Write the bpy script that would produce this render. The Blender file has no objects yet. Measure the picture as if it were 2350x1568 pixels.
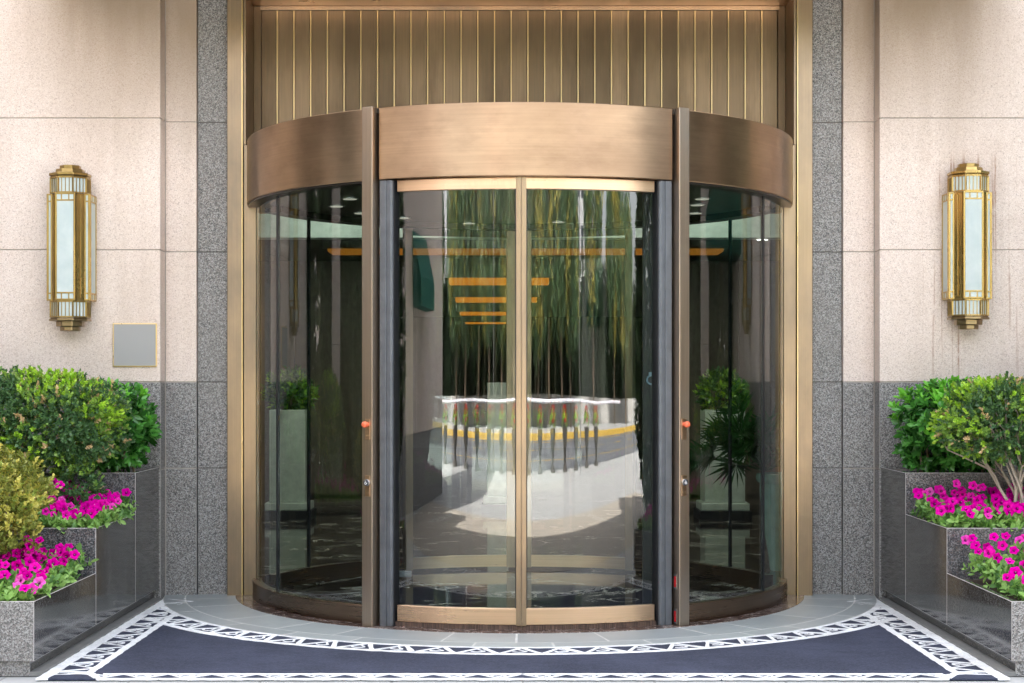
import bpy, bmesh, math, random
import numpy as np
from mathutils import Vector, Matrix

PI = math.pi
R = math.radians
random.seed(7)
rng = np.random.default_rng(11)
scene = bpy.context.scene
COL = scene.collection
EYE, CAMY, CAMX, FPX = 1.366, -10.6, -0.05, 3742.0


def at(px, py, d):
    """photo pixel (2350 px wide) at distance d from the camera -> world point"""
    return Vector((CAMX + (px - 1175) * d / FPX, CAMY + d, EYE + (877 - py) * d / FPX))


# ------------------------------------------------------------------ helpers
def tag(o, label=None, cat=None, group=None, kind=None):
    if label: o['label'] = label
    if cat: o['category'] = cat
    if group: o['group'] = group
    if kind: o['kind'] = kind
    return o


def thing(name, label, cat, loc=(0, 0, 0), group=None):
    o = bpy.data.objects.new(name, None)
    COL.objects.link(o)
    o.location = loc
    o.empty_display_size = 0.1
    return tag(o, label, cat, group)


def adopt(o, parent):
    if parent is not None:
        o.parent = parent
        if parent.type == 'EMPTY':
            o.matrix_parent_inverse = Matrix.Translation(-Vector(parent.location))
    return o


class MB:
    def __init__(self):
        self.v, self.f, self.mi = [], [], []
        self.M = None

    def add(self, verts, faces, m=0):
        b = len(self.v)
        if self.M is not None:
            verts = [self.M @ Vector(p) for p in verts]
        self.v += [tuple(p) for p in verts]
        for f in faces:
            self.f.append([b + i for i in f]); self.mi.append(m)
        return self

    def box(self, x0, x1, y0, y1, z0, z1, m=0):
        vs = [(x, y, z) for z in (z0, z1) for y in (y0, y1) for x in (x0, x1)]
        return self.add(vs, [(0, 2, 3, 1), (4, 5, 7, 6), (0, 1, 5, 4), (2, 6, 7, 3), (0, 4, 6, 2), (1, 3, 7, 5)], m)

    def prism(self, poly, z0, z1, m=0):
        n = len(poly)
        vs = [(x, y, z0) for x, y in poly] + [(x, y, z1) for x, y in poly]
        fs = [tuple(range(n - 1, -1, -1)), tuple(range(n, 2 * n))]
        fs += [(i, (i + 1) % n, n + (i + 1) % n, n + i) for i in range(n)]
        return self.add(vs, fs, m)

    def frustum(self, polys, m=0):
        """stack of same-count polygons [(poly, z), ...]"""
        n = len(polys[0][0]); vs = []
        for p, z in polys: vs += [(x, y, z) for x, y in p]
        k = len(polys)
        fs = [tuple(range(n - 1, -1, -1)), tuple(range((k - 1) * n, k * n))]
        for j in range(k - 1):
            fs += [(j * n + i, j * n + (i + 1) % n, (j + 1) * n + (i + 1) % n, (j + 1) * n + i) for i in range(n)]
        return self.add(vs, fs, m)

    def arc(self, r0, r1, a0, a1, z0, z1, c=(0, 0), n=None, m=0, minner=None):
        """solid ring sector, angle in degrees from -Y towards +X"""
        n = n or max(2, int(abs(a1 - a0) / 1.5))
        vs = []
        for i in range(n + 1):
            a = R(a0 + (a1 - a0) * i / n); s, k = math.sin(a), -math.cos(a)
            for r, z in ((r0, z0), (r1, z0), (r1, z1), (r0, z1)):
                vs.append((c[0] + r * s, c[1] + r * k, z))
        minner = m if minner is None else minner
        self.add(vs, [(0, 1, 2, 3), tuple(4 * n + j for j in (3, 2, 1, 0))], m)
        b = len(self.v) - len(vs)
        for i in range(n):
            for j in range(4):
                q = [4 * i + j, 4 * (i + 1) + j, 4 * (i + 1) + (j + 1) % 4, 4 * i + (j + 1) % 4]
                self.f.append([b + t for t in q]); self.mi.append(minner if j == 3 else m)
        return self

    def tube(self, pts, rad, n=8, m=0):
        pts = [Vector(p) for p in pts]
        if not isinstance(rad, (list, tuple)): rad = [rad] * len(pts)
        vs = []; up = Vector((0.13, 0.21, 0.97))
        for i, p in enumerate(pts):
            t = (pts[min(i + 1, len(pts) - 1)] - pts[max(i - 1, 0)]).normalized()
            if abs(t.dot(up)) > .95: up2 = Vector((1, 0.1, 0))
            else: up2 = up
            a = t.cross(up2).normalized(); b = t.cross(a)
            for k in range(n):
                w = 2 * PI * k / n
                vs.append(p + (a * math.cos(w) + b * math.sin(w)) * rad[i])
        fs = [tuple(range(n)), tuple(range((len(pts) - 1) * n, len(pts) * n))[::-1]]
        for i in range(len(pts) - 1):
            for k in range(n):
                fs.append((i * n + k, i * n + (k + 1) % n, (i + 1) * n + (k + 1) % n, (i + 1) * n + k))
        return self.add(vs, fs, m)

    def lathe(self, prof, c=(0, 0, 0), n=24, m=0):
        vs = []
        for r, z in prof:
            for k in range(n):
                w = 2 * PI * k / n
                vs.append((c[0] + r * math.cos(w), c[1] + r * math.sin(w), c[2] + z))
        fs = [tuple(range(n))[::-1], tuple(range((len(prof) - 1) * n, len(prof) * n))]
        for i in range(len(prof) - 1):
            for k in range(n):
                fs.append((i * n + k, i * n + (k + 1) % n, (i + 1) * n + (k + 1) % n, (i + 1) * n + k))
        return self.add(vs, fs, m)

    def build(self, name, mats, parent=None, smooth=None, bevel=None, recalc=True, matfn=None, bevmat=None, tris=False):
        me = bpy.data.meshes.new(name)
        me.from_pydata(self.v, [], self.f)
        if not isinstance(mats, (list, tuple)): mats = [mats]
        for mm in mats: me.materials.append(mm)
        me.polygons.foreach_set('material_index', self.mi)
        if recalc:
            bm = bmesh.new(); bm.from_mesh(me)
            bmesh.ops.recalc_face_normals(bm, faces=bm.faces)
            bm.to_mesh(me); bm.free()
        if matfn:
            for p in me.polygons: p.material_index = matfn(p.normal, p.center)
        me.update()
        if smooth is not None:
            me.polygons.foreach_set('use_smooth', [True] * len(me.polygons))
            me.set_sharp_from_angle(angle=R(smooth))
        o = bpy.data.objects.new(name, me)
        COL.objects.link(o)
        if bevel:
            bv = o.modifiers.new('bevel', 'BEVEL'); bv.width = bevel; bv.segments = 2; bv.limit_method = 'ANGLE'; bv.angle_limit = R(40)
            if bevmat is not None: bv.material = bevmat; bv.segments = 1
            bv.harden_normals = False
        return adopt(o, parent)


def copy_tree(o, parent=None):
    c = o.copy(); COL.objects.link(c)
    if parent is not None:
        mpi = o.matrix_parent_inverse.copy(); c.parent = parent; c.matrix_parent_inverse = mpi
    for ch in list(o.children): copy_tree(ch, c)
    return c


# ------------------------------------------------------------------ materials
class G:
    def __init__(self, name):
        self.m = bpy.data.materials.new(name); self.m.use_nodes = True
        self.t = self.m.node_tree; self.t.nodes.clear()
        self.out = self.t.nodes.new('ShaderNodeOutputMaterial')

    def n(self, typ, ins=None, out=0, **props):
        nd = self.t.nodes.new('ShaderNode' + typ)
        for k, v in props.items(): setattr(nd, k, v)
        for k, v in (ins or {}).items():
            s = nd.inputs[k]
            if isinstance(v, bpy.types.NodeSocket): self.t.links.new(v, s)
            else:
                if hasattr(s.default_value, '__len__') and len(s.default_value) == 4 and len(v) == 3: v = (*v, 1)
                s.default_value = v
        return nd.outputs[out]

    def pos(self, sc=(1, 1, 1)):
        p = self.n('NewGeometry')
        return self.n('VectorMath', {0: p, 1: sc}, operation='MULTIPLY')

    def noise(self, vec, scale, detail=2.0, rough=.5, dist=0.0, out=0):
        return self.n('TexNoise', {'Vector': vec, 'Scale': scale, 'Detail': detail, 'Roughness': rough, 'Distortion': dist}, out=out)

    def ramp(self, fac, stops, interp='LINEAR'):
        nd = self.t.nodes.new('ShaderNodeValToRGB'); cr = nd.color_ramp; cr.interpolation = interp
        while len(cr.elements) < len(stops): cr.elements.new(.5)
        for e, (p, c) in zip(cr.elements, stops):
            e.position = p; e.color = (c, c, c, 1) if not hasattr(c, '__len__') else (*c[:3], 1)
        self.t.links.new(fac, nd.inputs[0]); return nd.outputs[0]

    def mix(self, fac, a, b, mode='MIX'):
        nd = self.t.nodes.new('ShaderNodeMix'); nd.data_type = 'RGBA'; nd.blend_type = mode
        for i, v in ((0, fac), (6, a), (7, b)):
            if isinstance(v, bpy.types.NodeSocket): self.t.links.new(v, nd.inputs[i])
            else: nd.inputs[i].default_value = (*v, 1) if hasattr(v, '__len__') and len(v) == 3 else v
        return nd.outputs[2]

    def math(self, op, a, b=0.0, c=0.0):
        return self.n('Math', {0: a, 1: b, 2: c}, operation=op)

    def bump(self, h, strength=.3, dist=.002):
        return self.n('Bump', {'Height': h, 'Strength': strength, 'Distance': dist})

    def pbr(self, **kw):
        ins = {k.replace('_', ' '): v for k, v in kw.items()}
        return self.n('BsdfPrincipled', ins)

    def done(self, sh):
        self.t.links.new(sh, self.out.inputs['Surface']); return self.m


def plain(name, col, rough=.5, metal=0.0, **kw):
    g = G(name)
    n = g.noise(g.pos(), 14, 3)
    c = g.mix(g.ramp(n, [(.3, 0), (.7, 1)]), tuple(x * .86 for x in col), tuple(min(1, x * 1.1) for x in col))
    return g.done(g.pbr(Base_Color=c, Roughness=rough, Metallic=metal, **kw))


def emit(name, col, s):
    g = G(name); return g.done(g.n('Emission', {'Color': col, 'Strength': s}))


def metal(name, col, rough=.3, axis='z', dark=.55, blot=.5, aged=None, an=.0, st=1.0, patch=.0):
    g = G(name)
    sc = {'z': (1, 1, .012), 'x': (.012, .012, 1), }[axis]
    streak = g.noise(g.pos(sc), 120, 3, .6)
    cloud = g.noise(g.pos((1, 1, .45) if axis == 'z' else (.45, .45, 1)), 2.6, 5, .62)
    fine = g.noise(g.pos(), 60, 3, .6)
    k = .10 * st
    c = g.mix(g.ramp(streak, [(.3, 0), (.7, 1)]), tuple(x * (1 - k) for x in col), tuple(x * (1 + k * .6) for x in col))
    dk = tuple(x * dark for x in (aged or col))
    c = g.mix(g.math('MULTIPLY', g.ramp(cloud, [(.42, 0), (.76, 1)]), blot), c, dk)
    c = g.mix(g.math('MULTIPLY', g.ramp(fine, [(.62, 0), (.75, 1)]), .12), c, dk)
    if patch:
        pt = g.noise(g.pos((.42, .42, 1)), 9.0, 6, .68)
        c = g.mix(g.math('MULTIPLY', g.ramp(pt, [(.50, 0), (.68, 1)]), patch), c, tuple(x * .45 for x in (aged or col)))
    rn = g.math('ADD', g.math('MULTIPLY', cloud, .22), rough - .11)
    rn = g.math('ADD', rn, g.math('MULTIPLY', g.math('SUBTRACT', streak, .5), .10 * st))
    kw = {}
    if an:
        kw = {'Anisotropic': an, 'Anisotropic Rotation': .25 if axis == 'x' else 0.0, 'Tangent': g.n('Tangent', direction_type='RADIAL', axis='Z')}
    return g.done(g.pbr(Base_Color=c, Roughness=rn, Metallic=1.0, **kw))


def planks_metal(name, col, rough):
    g = G(name)
    isl = g.n('NewGeometry', out=8)
    streak = g.noise(g.pos((1, 1, .02)), 110, 4, .65)
    cloud = g.noise(g.pos((2.2, 1, .6)), 2.5, 5, .6)
    c = g.mix(isl, tuple(x * .68 for x in col), tuple(x * 1.2 for x in col))
    c = g.mix(g.math('MULTIPLY', g.ramp(streak, [(.35, 0), (.75, 1)]), .45), c, tuple(x * .62 for x in (col[0] * .8, col[1], col[2] * 1.1)))
    c = g.mix(g.math('MULTIPLY', g.ramp(cloud, [(.45, 0), (.72, 1)]), .55), c, (col[0] * .42, col[1] * .43, col[2] * .46))
    rn = g.math('ADD', g.math('MULTIPLY', cloud, .25), rough - .1)
    return g.done(g.pbr(Base_Color=c, Roughness=rn, Metallic=1.0, Normal=g.bump(streak, .15, .0008)))


def pink_stone():
    g = G('pink_granite')
    p = g.pos()
    grain = g.n('TexVoronoi', {'Vector': p, 'Scale': 210.0}, out=1)
    gv = g.n('SeparateColor', {0: grain}, out=0)
    c = g.ramp(gv, [(0, (.44, .355, .32)), (.06, (.60, .495, .445)), (.3, (.72, .61, .55)), (.7, (.765, .66, .60)), (1, (.84, .75, .70))])
    n2 = g.noise(p, 120, 3, .6)
    c = g.mix(g.math('MULTIPLY', g.ramp(n2, [(.60, 0), (.72, 1)]), .36), c, (.38, .30, .26))
    rain = g.noise(g.pos((1, 1, .05)), 5.5, 4, .65)
    c = g.mix(g.math('MULTIPLY', g.ramp(rain, [(.50, 0), (.72, 1)]), .22), c, (.44, .34, .27))
    cl = g.noise(g.pos((1, 1, .6)), .9, 5, .6)
    c = g.mix(g.math('MULTIPLY', g.ramp(cl, [(.45, 0), (.75, 1)]), .38), c, (.45, .34, .26))
    # grime and canopy shade painted into the top of the wall
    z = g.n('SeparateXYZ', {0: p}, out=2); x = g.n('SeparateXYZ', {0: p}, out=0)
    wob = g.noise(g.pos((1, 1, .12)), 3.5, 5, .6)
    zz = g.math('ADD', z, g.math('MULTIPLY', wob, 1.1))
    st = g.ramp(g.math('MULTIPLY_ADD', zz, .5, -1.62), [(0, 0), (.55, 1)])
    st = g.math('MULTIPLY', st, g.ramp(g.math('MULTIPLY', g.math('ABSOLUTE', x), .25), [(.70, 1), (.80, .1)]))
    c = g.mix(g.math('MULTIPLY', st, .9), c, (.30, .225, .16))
    # rust runs around the right hand lamp
    ax = g.math('SUBTRACT', x, 2.83)
    band = g.ramp(g.math('ABSOLUTE', ax), [(0, 1), (.17, 1), (.36, 0)])
    drip = g.noise(g.pos((1, 1, .02)), 46, 2, .5, .25)
    dots = g.noise(g.pos((1, 1, .35)), 60, 2)
    dr = g.math('MULTIPLY', g.ramp(drip, [(.60, 0), (.65, 1)]), g.ramp(dots, [(.3, .25), (.6, 1)]))
    zm = g.ramp(g.math('MULTIPLY', z, .33), [(.44, .15), (.5, .7), (.9, .75), (.93, 0)])
    dr = g.math('MULTIPLY', g.math('MULTIPLY', dr, band), zm)
    c = g.mix(g.math('MULTIPLY', dr, 1.0), c, (.30, .13, .055))
    hal = g.noise(p, 5, 4, .6)
    hm = g.math('MULTIPLY', g.math('MULTIPLY', g.ramp(hal, [(.4, 0), (.7, 1)]), band), g.ramp(g.math('MULTIPLY', z, .33), [(.70, 0), (.86, 1), (.93, .3), (.97, 0)]))
    c = g.mix(g.math('MULTIPLY', hm, .5), c, (.34, .21, .15))
    return g.done(g.pbr(Base_Color=c, Roughness=.62, Normal=g.bump(n2, .25, .0015)))


def granite(name, rough, cols, scale=170.0, bumpy=.2, spec=.5):
    g = G(name)
    p = g.pos()
    v1 = g.n('SeparateColor', {0: g.n('TexVoronoi', {'Vector': p, 'Scale': scale}, out=1)}, out=0)
    v2 = g.n('SeparateColor', {0: g.n('TexVoronoi', {'Vector': p, 'Scale': scale * 2.1}, out=1)}, out=1)
    n = g.noise(p, scale * .45, 3, .7)
    k = g.math('ADD', g.math('MULTIPLY', v1, .62), g.math('MULTIPLY', v2, .28))
    k = g.math('ADD', k, g.math('MULTIPLY', n, .12))
    c = g.ramp(k, cols)
    cl = g.noise(g.pos((1, 1, .6)), 2.2, 5, .6)
    c = g.mix(g.math('MULTIPLY', g.ramp(cl, [(.45, 0), (.7, 1)]), .3), c, (.21, .20, .19))
    return g.done(g.pbr(Base_Color=c, Roughness=rough, Normal=g.bump(k, bumpy, .001), **{'Specular IOR Level': spec}))


GR = [(.16, (.035, .035, .038)), (.34, (.115, .115, .118)), (.48, (.19, .185, .185)), (.55, (.25, .20, .175)), (.62, (.265, .265, .27)), (.8, (.40, .40, .40))]
GD = [(.16, (.010, .011, .014)), (.38, (.034, .040, .050)), (.52, (.075, .082, .096)), (.58, (.17, .095, .07)), (.64, (.11, .115, .13)), (.85, (.28, .28, .29))]
GP = [(.2, (.016, .016, .016)), (.45, (.040, .040, .039)), (.6, (.065, .064, .061)), (.85, (.12, .117, .112))]

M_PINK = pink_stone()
M_GRAN = granite('grey_granite', .42, GR, 185)
M_GRDK = granite('dark_granite_face', .30, GD, 170)
M_POL = granite('polished_granite', .10, GP, 190, .01, .38)
M_CHAM = plain('granite_chamfer', (.46, .43, .42), .3)
M_GROUT = plain('grout', (.40, .36, .325), .85)
M_GROUTD = plain('dark_grout', (.16, .15, .14), .85)
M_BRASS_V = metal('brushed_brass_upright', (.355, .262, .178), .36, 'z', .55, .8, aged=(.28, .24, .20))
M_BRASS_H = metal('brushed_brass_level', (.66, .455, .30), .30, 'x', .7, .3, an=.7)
M_BRONZE = metal('bronze_fascia', (.47, .325, .21), .42, 'x', .70, .55, aged=(.36, .225, .14), an=.95, patch=.20, st=1.0)
M_POST = metal('aged_brass_post', (.47, .365, .28), .38, 'z', .72, .65, aged=(.41, .39, .36))
M_GOLD = metal('gold_trim', (.78, .58, .28), .30, 'z', .7, .3, st=.3)
M_LAMPB = metal('lamp_brass', (.56, .39, .145), .28, 'z', .30, .8, aged=(.38, .255, .11), st=.4)
M_PLANK = planks_metal('bronze_planks', (.215, .150, .094), .42)
M_RIB = metal('gold_ribs', (.60, .445, .24), .40, 'z', .6, .5)
M_STEEL = plain('grey_steel', (.155, .168, .19), .40, .6)
M_RUB = plain('black_rubber', (.012, .013, .016), .4)
M_SOFFIT = plain('dark_soffit', (.03, .026, .022), .35, .5)
M_BASE = metal('dark_bronze_base', (.24, .165, .115), .28, 'x', .6, .4)
g_ = G('plaque_grey'); M_PLAQ = g_.done(g_.pbr(Base_Color=(.34, .34, .342, 1), Roughness=.6))
M_ORANGE = plain('orange_plastic', (.85, .17, .075), .35)
M_BLACKP = plain('black_plastic', (.035, .04, .05), .3)
M_WHITEP = plain('white_paint', (.8, .8, .8), .5)
M_RED = plain('red_lens', (.45, .015, .02), .2)
M_SILVER = plain('silver_edge', (.5, .5, .5), .3, 1.0)
M_SOIL = plain('soil', (.045, .03, .02), .95)
M_STEM = plain('twig_bark', (.26, .19, .13), .8)
M_STEMG = plain('grey_bark', (.40, .34, .275), .8)
M_STEMD = plain('dark_bark', (.10, .07, .045), .8)
M_BRUSH = None
M_WHITE = plain('white_lacquer', (.60, .64, .58), .35)
M_CEIL = plain('bulkhead_paint', (.66, .74, .68), .6)
M_LOBW = plain('lobby_dark_wall', (.085, .078, .066), .5)
M_CELADON = plain('celadon_glaze', (.36, .58, .52), .22)
M_AWN = plain('green_canvas', (.012, .14, .10), .7)
M_KERB = plain('yellow_kerb', (.52, .34, .06), .7)
M_CONC = plain('concrete', (.42, .41, .39), .8)


def brush_mat():
    g = G('brown_brush')
    s = g.noise(g.pos((1, 1, .05)), 260, 2)
    c = g.ramp(s, [(.3, (.02, .012, .009)), (.7, (.15, .09, .065))])
    return g.done(g.pbr(Base_Color=c, Roughness=.8, Normal=g.bump(s, .8, .004)))


M_BRUSH = brush_mat()


def lamp_glass():
    g = G('frosted_lamp_glass')
    n = g.noise(g.pos(), 9, 4, .6)
    c = g.mix(g.ramp(n, [(.35, 0), (.7, 1)]), (.46, .545, .555), (.55, .62, .62))
    return g.done(g.pbr(Base_Color=c, Roughness=.32, **{'Subsurface Weight': .0}))


M_LGLASS = lamp_glass()


def door_glass(name, f0, tint, wob=.0034):
    g = G(name)
    lw = g.n('LayerWeight', {'Blend': .5}, out=1)
    p5 = g.math('POWER', lw, 5.0)
    F = g.math('ADD', g.math('MULTIPLY', p5, 1 - f0), f0)
    F = g.math('MINIMUM', F, 1.0)
    h = g.math('ADD', g.noise(g.pos((1.0, 1.0, .8)), 1.15, 0, .4), g.math('MULTIPLY', g.noise(g.pos((1.6, 1.6, .5)), 4.5, 0, .4), .035))
    nb = g.n('Bump', {'Height': h, 'Strength': 1.0, 'Distance': wob})
    tr = g.n('BsdfTransparent', {'Color': tint})
    gl = g.n('BsdfGlossy', {'Color': (1, 1, 1), 'Roughness': 0.0, 'Normal': nb})
    mx = g.n('MixShader', {0: F, 1: tr, 2: gl})
    return g.done(mx)


def clear_glass(name, tint):
    g = G(name); return g.done(g.n('BsdfTransparent', {'Color': tint}))


M_GLASS = door_glass('door_glass', .095, (.86, .93, .90))
M_GLASS_S = door_glass('side_glass', .085, (.80, .90, .86), .0018)
M_GLASS_R = door_glass('inner_glass', .05, (.88, .93, .91), .0008)
M_GIN = clear_glass('glass_back', (.97, .985, .98))


def marble():
    g = G('black_marble')
    p = g.pos((1, 1, 1))
    w = g.noise(p, 1.7, 6, .65, 1.6)
    v = g.ramp(g.math('ABSOLUTE', g.math('SUBTRACT', w, .5)), [(0, 1), (.010, .8), (.03, 0)])
    msk = g.ramp(g.noise(p, 2.4, 3), [(.45, 0), (.62, 1)])
    w2 = g.noise(g.pos((1, 1.7, 1)), 5.0, 5, .6, 1.2)
    v2 = g.ramp(g.math('ABSOLUTE', g.math('SUBTRACT', w2, .52)), [(0, .5), (.012, 0)])
    c = g.mix(g.math('MULTIPLY', v, msk), (.014, .011, .010), (.85, .76, .68))
    c = g.mix(g.math('MULTIPLY', v2, msk), c, (.55, .45, .38))
    return g.done(g.pbr(Base_Color=c, Roughness=.055))


def marble_brown():
    g = G('brown_marble')
    p = g.pos()
    w = g.noise(p, 6, 6, .65, 1.5)
    v = g.ramp(g.math('ABSOLUTE', g.math('SUBTRACT', w, .5)), [(0, 1), (.02, 0)])
    c = g.mix(v, (.07, .045, .038), (.50, .42, .38))
    return g.done(g.pbr(Base_Color=c, Roughness=.2))


M_MARB = marble(); M_MARBB = marble_brown()


def slate():
    g = G('grey_slate')
    isl = g.n('NewGeometry', out=8)
    n = g.noise(g.pos(), 7, 6, .7)
    n2 = g.noise(g.pos((1, 3, 1)), 30, 4, .6)
    c = g.mix(isl, (.29, .32, .33), (.37, .40, .405))
    c = g.mix(g.math('MULTIPLY', g.ramp(n, [(.4, 0), (.75, 1)]), .4), c, (.24, .265, .27))
    c = g.mix(g.math('MULTIPLY', g.ramp(n2, [(.6, 0), (.75, 1)]), .25), c, (.40, .40, .38))
    return g.done(g.pbr(Base_Color=c, Roughness=.42, Normal=g.bump(n2, .15, .002)))


M_SLATE = slate()
M_WGROUT = plain('pale_grout', (.60, .60, .58), .8)


def carpet(name, a, b, sc=75):
    g = G(name)
    n = g.noise(g.pos(), sc, 3, .75)
    cl = g.noise(g.pos(), 1.7, 5, .65)
    sp = g.noise(g.pos(), 130, 2)
    c = g.mix(g.ramp(n, [(.36, 0), (.64, 1)]), a, b)
    c = g.mix(g.math('MULTIPLY', g.ramp(cl, [(.42, 0), (.64, 1)]), .6), c, tuple(x * 1.35 for x in b))
    wk = g.noise(g.pos((1, 2.2, 1)), 6.5, 4, .7)
    c = g.mix(g.math('MULTIPLY', g.ramp(wk, [(.52, 0), (.68, 1)]), .35), c, tuple(x * .7 for x in a))
    c = g.mix(g.math('MULTIPLY', g.ramp(sp, [(.60, 0), (.74, 1)]), .30), c, tuple(x * 2.4 for x in b))
    return g.done(g.pbr(Base_Color=c, Roughness=.95, Normal=g.bump(n, .7, .004)))


M_NAVY = carpet('navy_pile', (.012, .016, .034), (.043, .050, .085))
M_WPILE = carpet('white_pile', (.66, .67, .69), (.84, .85, .86))


def paving(name, c1, c2, sx, sy, mort=(.3, .3, .29)):
    g = G(name)
    br = g.n('TexBrick', {'Vector': g.pos(), 'Color1': c1, 'Color2': c2, 'Mortar': mort, 'Scale': 1.0, 'Mortar Size': .006, 'Brick Width': sx, 'Row Height': sy, 'Bias': 0.0})
    n = g.noise(g.pos(), 3, 5, .6)
    c = g.mix(g.math('MULTIPLY', n, .35), br, (.30, .29, .27))
    return g.done(g.pbr(Base_Color=c, Roughness=.8))


M_PAVE = paving('pale_paving', (.41, .42, .42), (.48, .487, .483), .6, .3)
M_TAN = paving('tan_paving', (.42, .38, .32), (.50, .44, .36), .4, .2)


def asphalt():
    g = G('asphalt')
    n = g.noise(g.pos(), 90, 3); c = g.ramp(n, [(.3, (.10, .107, .12)), (.7, (.17, .178, .195))])
    return g.done(g.pbr(Base_Color=c, Roughness=.8))


M_ASPH = asphalt()


def leaf_mat(name, c0, c1, rough=.4, trans=.25):
    g = G(name)
    isl = g.n('NewGeometry', out=8)
    c = g.mix(isl, c0, c1)
    p = g.pbr(Base_Color=c, Roughness=rough)
    t = g.n('BsdfTranslucent', {'Color': g.mix(.5, c, (c1[0] * 1.4, c1[1] * 1.3, c1[2]))})
    return g.done(g.n('MixShader', {0: trans, 1: p, 2: t}))


L_BOX = [leaf_mat('boxwood_dark', (0.043, 0.109, 0.046), (0.109, 0.217, 0.072), .32), leaf_mat('boxwood_mid', (0.145, 0.290, 0.058), (0.275, 0.435, 0.072), .35),
         leaf_mat('boxwood_tip', (.24, .50, .03), (.46, .68, .06), .4), leaf_mat('dry_leaf', (0.507, 0.348, 0.189), (0.725, 0.551, 0.290), .6)]
L_GLO = [leaf_mat('glossy_deep', (0.025, 0.119, 0.021), (0.063, 0.210, 0.035), .22, .18), leaf_mat('glossy_mid', (0.070, 0.280, 0.042), (0.126, 0.378, 0.070), .25, .2),
         leaf_mat('glossy_new', (0.140, 0.476, 0.042), (0.238, 0.630, 0.070), .25, .25)]
L_YEL = [leaf_mat('yellow_deep', (0.146, 0.179, 0.034), (0.280, 0.302, 0.056), .5), leaf_mat('yellow_mid', (0.493, 0.482, 0.090), (0.672, 0.616, 0.168), .5),
         leaf_mat('yellow_green', (0.157, 0.224, 0.045), (0.336, 0.403, 0.067), .5)]
L_PET = [leaf_mat('petunia_leaf', (0.172, 0.356, 0.069), (0.310, 0.517, 0.138), .5), leaf_mat('petunia_leaf_dark', (0.069, 0.172, 0.040), (0.138, 0.299, 0.069), .5)]
L_TREE = [leaf_mat('tree_deep', (.045, .092, .040), (.13, .21, .095), .5), leaf_mat('tree_gold', (.26, .24, .05), (.42, .37, .08), .5), leaf_mat('hedge_deep', (.012, .026, .010), (.025, .05, .015), .6)]
L_PALM = [leaf_mat('palm_leaf', (.015, .07, .02), (.04, .14, .04), .4)]


def petal_mat(name, col, throat):
    g = G(name)
    uvw = g.n('TexCoord', out=3)
    r = g.n('VectorMath', {0: g.n('VectorMath', {0: uvw, 1: (1, 1, 0)}, operation='MULTIPLY')}, out=1, operation='LENGTH')
    oi = g.n('ObjectInfo', out=5)
    cc = g.ramp(oi, [(0, tuple(x * .72 for x in col)), (.5, col), (.82, (.85, .01, .44)), (.92, (.88, .06, .52)), (1, (.9, .16, .60))])
    c = g.mix(g.ramp(g.math('MULTIPLY', r, 30.0), [(.14, 1), (.34, 0)]), cc, throat)
    p = g.pbr(Base_Color=c, Roughness=.8, **{'Specular IOR Level': .05})
    t = g.n('BsdfTranslucent', {'Color': cc})
    return g.done(g.n('MixShader', {0: .3, 1: p, 2: t}))


M_PETAL = petal_mat('magenta_petal', (.80, .0, .40), (.07, .0, .05))
M_STAMEN = plain('pale_stamen', (.75, .7, .55), .6)


# ------------------------------------------------------------------ foliage
LEAF_T = {
    'oval': ([(0, 0, 0), (.38, -.46, .07), (.8, -.36, .05), (1, 0, -.05), (.8, .36, .05), (.38, .46, .07)], [(0, 1, 5), (1, 2, 5), (2, 4, 5), (2, 3, 4)]),
    'tri': ([(0, 0, 0), (.5, -.5, .06), (1, 0, -.05), (.5, .5, .06)], [(0, 1, 2), (0, 2, 3)]),
    'round': ([(0, 0, 0), (.28, -.40, .05), (.62, -.46, .05), (.9, -.22, 0), (1, 0, -.07), (.9, .22, 0), (.62, .46, .05), (.28, .40, .05), (.5, 0, -.03)],
              [(0, 1, 8), (1, 2, 8), (2, 3, 8), (3, 4, 8), (4, 5, 8), (5, 6, 8), (6, 7, 8), (7, 0, 8)]),
}


def unit(a): return a / np.maximum(np.linalg.norm(a, axis=-1, keepdims=True), 1e-9)


def leaf_object(name, P, D, Nn, L, W, mi, mats, parent, kind='tri'):
    t, fs = LEAF_T[kind]
    t = np.array(t); D = unit(D); S = unit(np.cross(D, Nn)); Nn = np.cross(S, D)
    n = len(P); k = len(t)
    V = P[:, None, :] + D[:, None, :] * (t[None, :, 0:1] * L[:, None, None]) + S[:, None, :] * (t[None, :, 1:2] * W[:, None, None]) + Nn[:, None, :] * (t[None, :, 2:3] * L[:, None, None])
    F = (np.arange(n)[:, None, None] * k + np.array(fs)[None]).reshape(-1, 3)
    me = bpy.data.meshes.new(name)
    me.vertices.add(n * k); me.vertices.foreach_set('co', V.reshape(-1).astype(np.float32))
    me.loops.add(len(F) * 3); me.loops.foreach_set('vertex_index', F.reshape(-1).astype(np.int32))
    me.polygons.add(len(F)); me.polygons.foreach_set('loop_start', np.arange(0, len(F) * 3, 3, dtype=np.int32))
    me.polygons.foreach_set('material_index', np.repeat(mi, len(fs)).astype(np.int32))
    if kind == 'round': me.polygons.foreach_set('use_smooth', np.ones(len(F), dtype=bool))
    for m in mats: me.materials.append(m)
    me.update(calc_edges=True); me.validate()
    o = bpy.data.objects.new(name, me); COL.objects.link(o)
    return adopt(o, parent)


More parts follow.
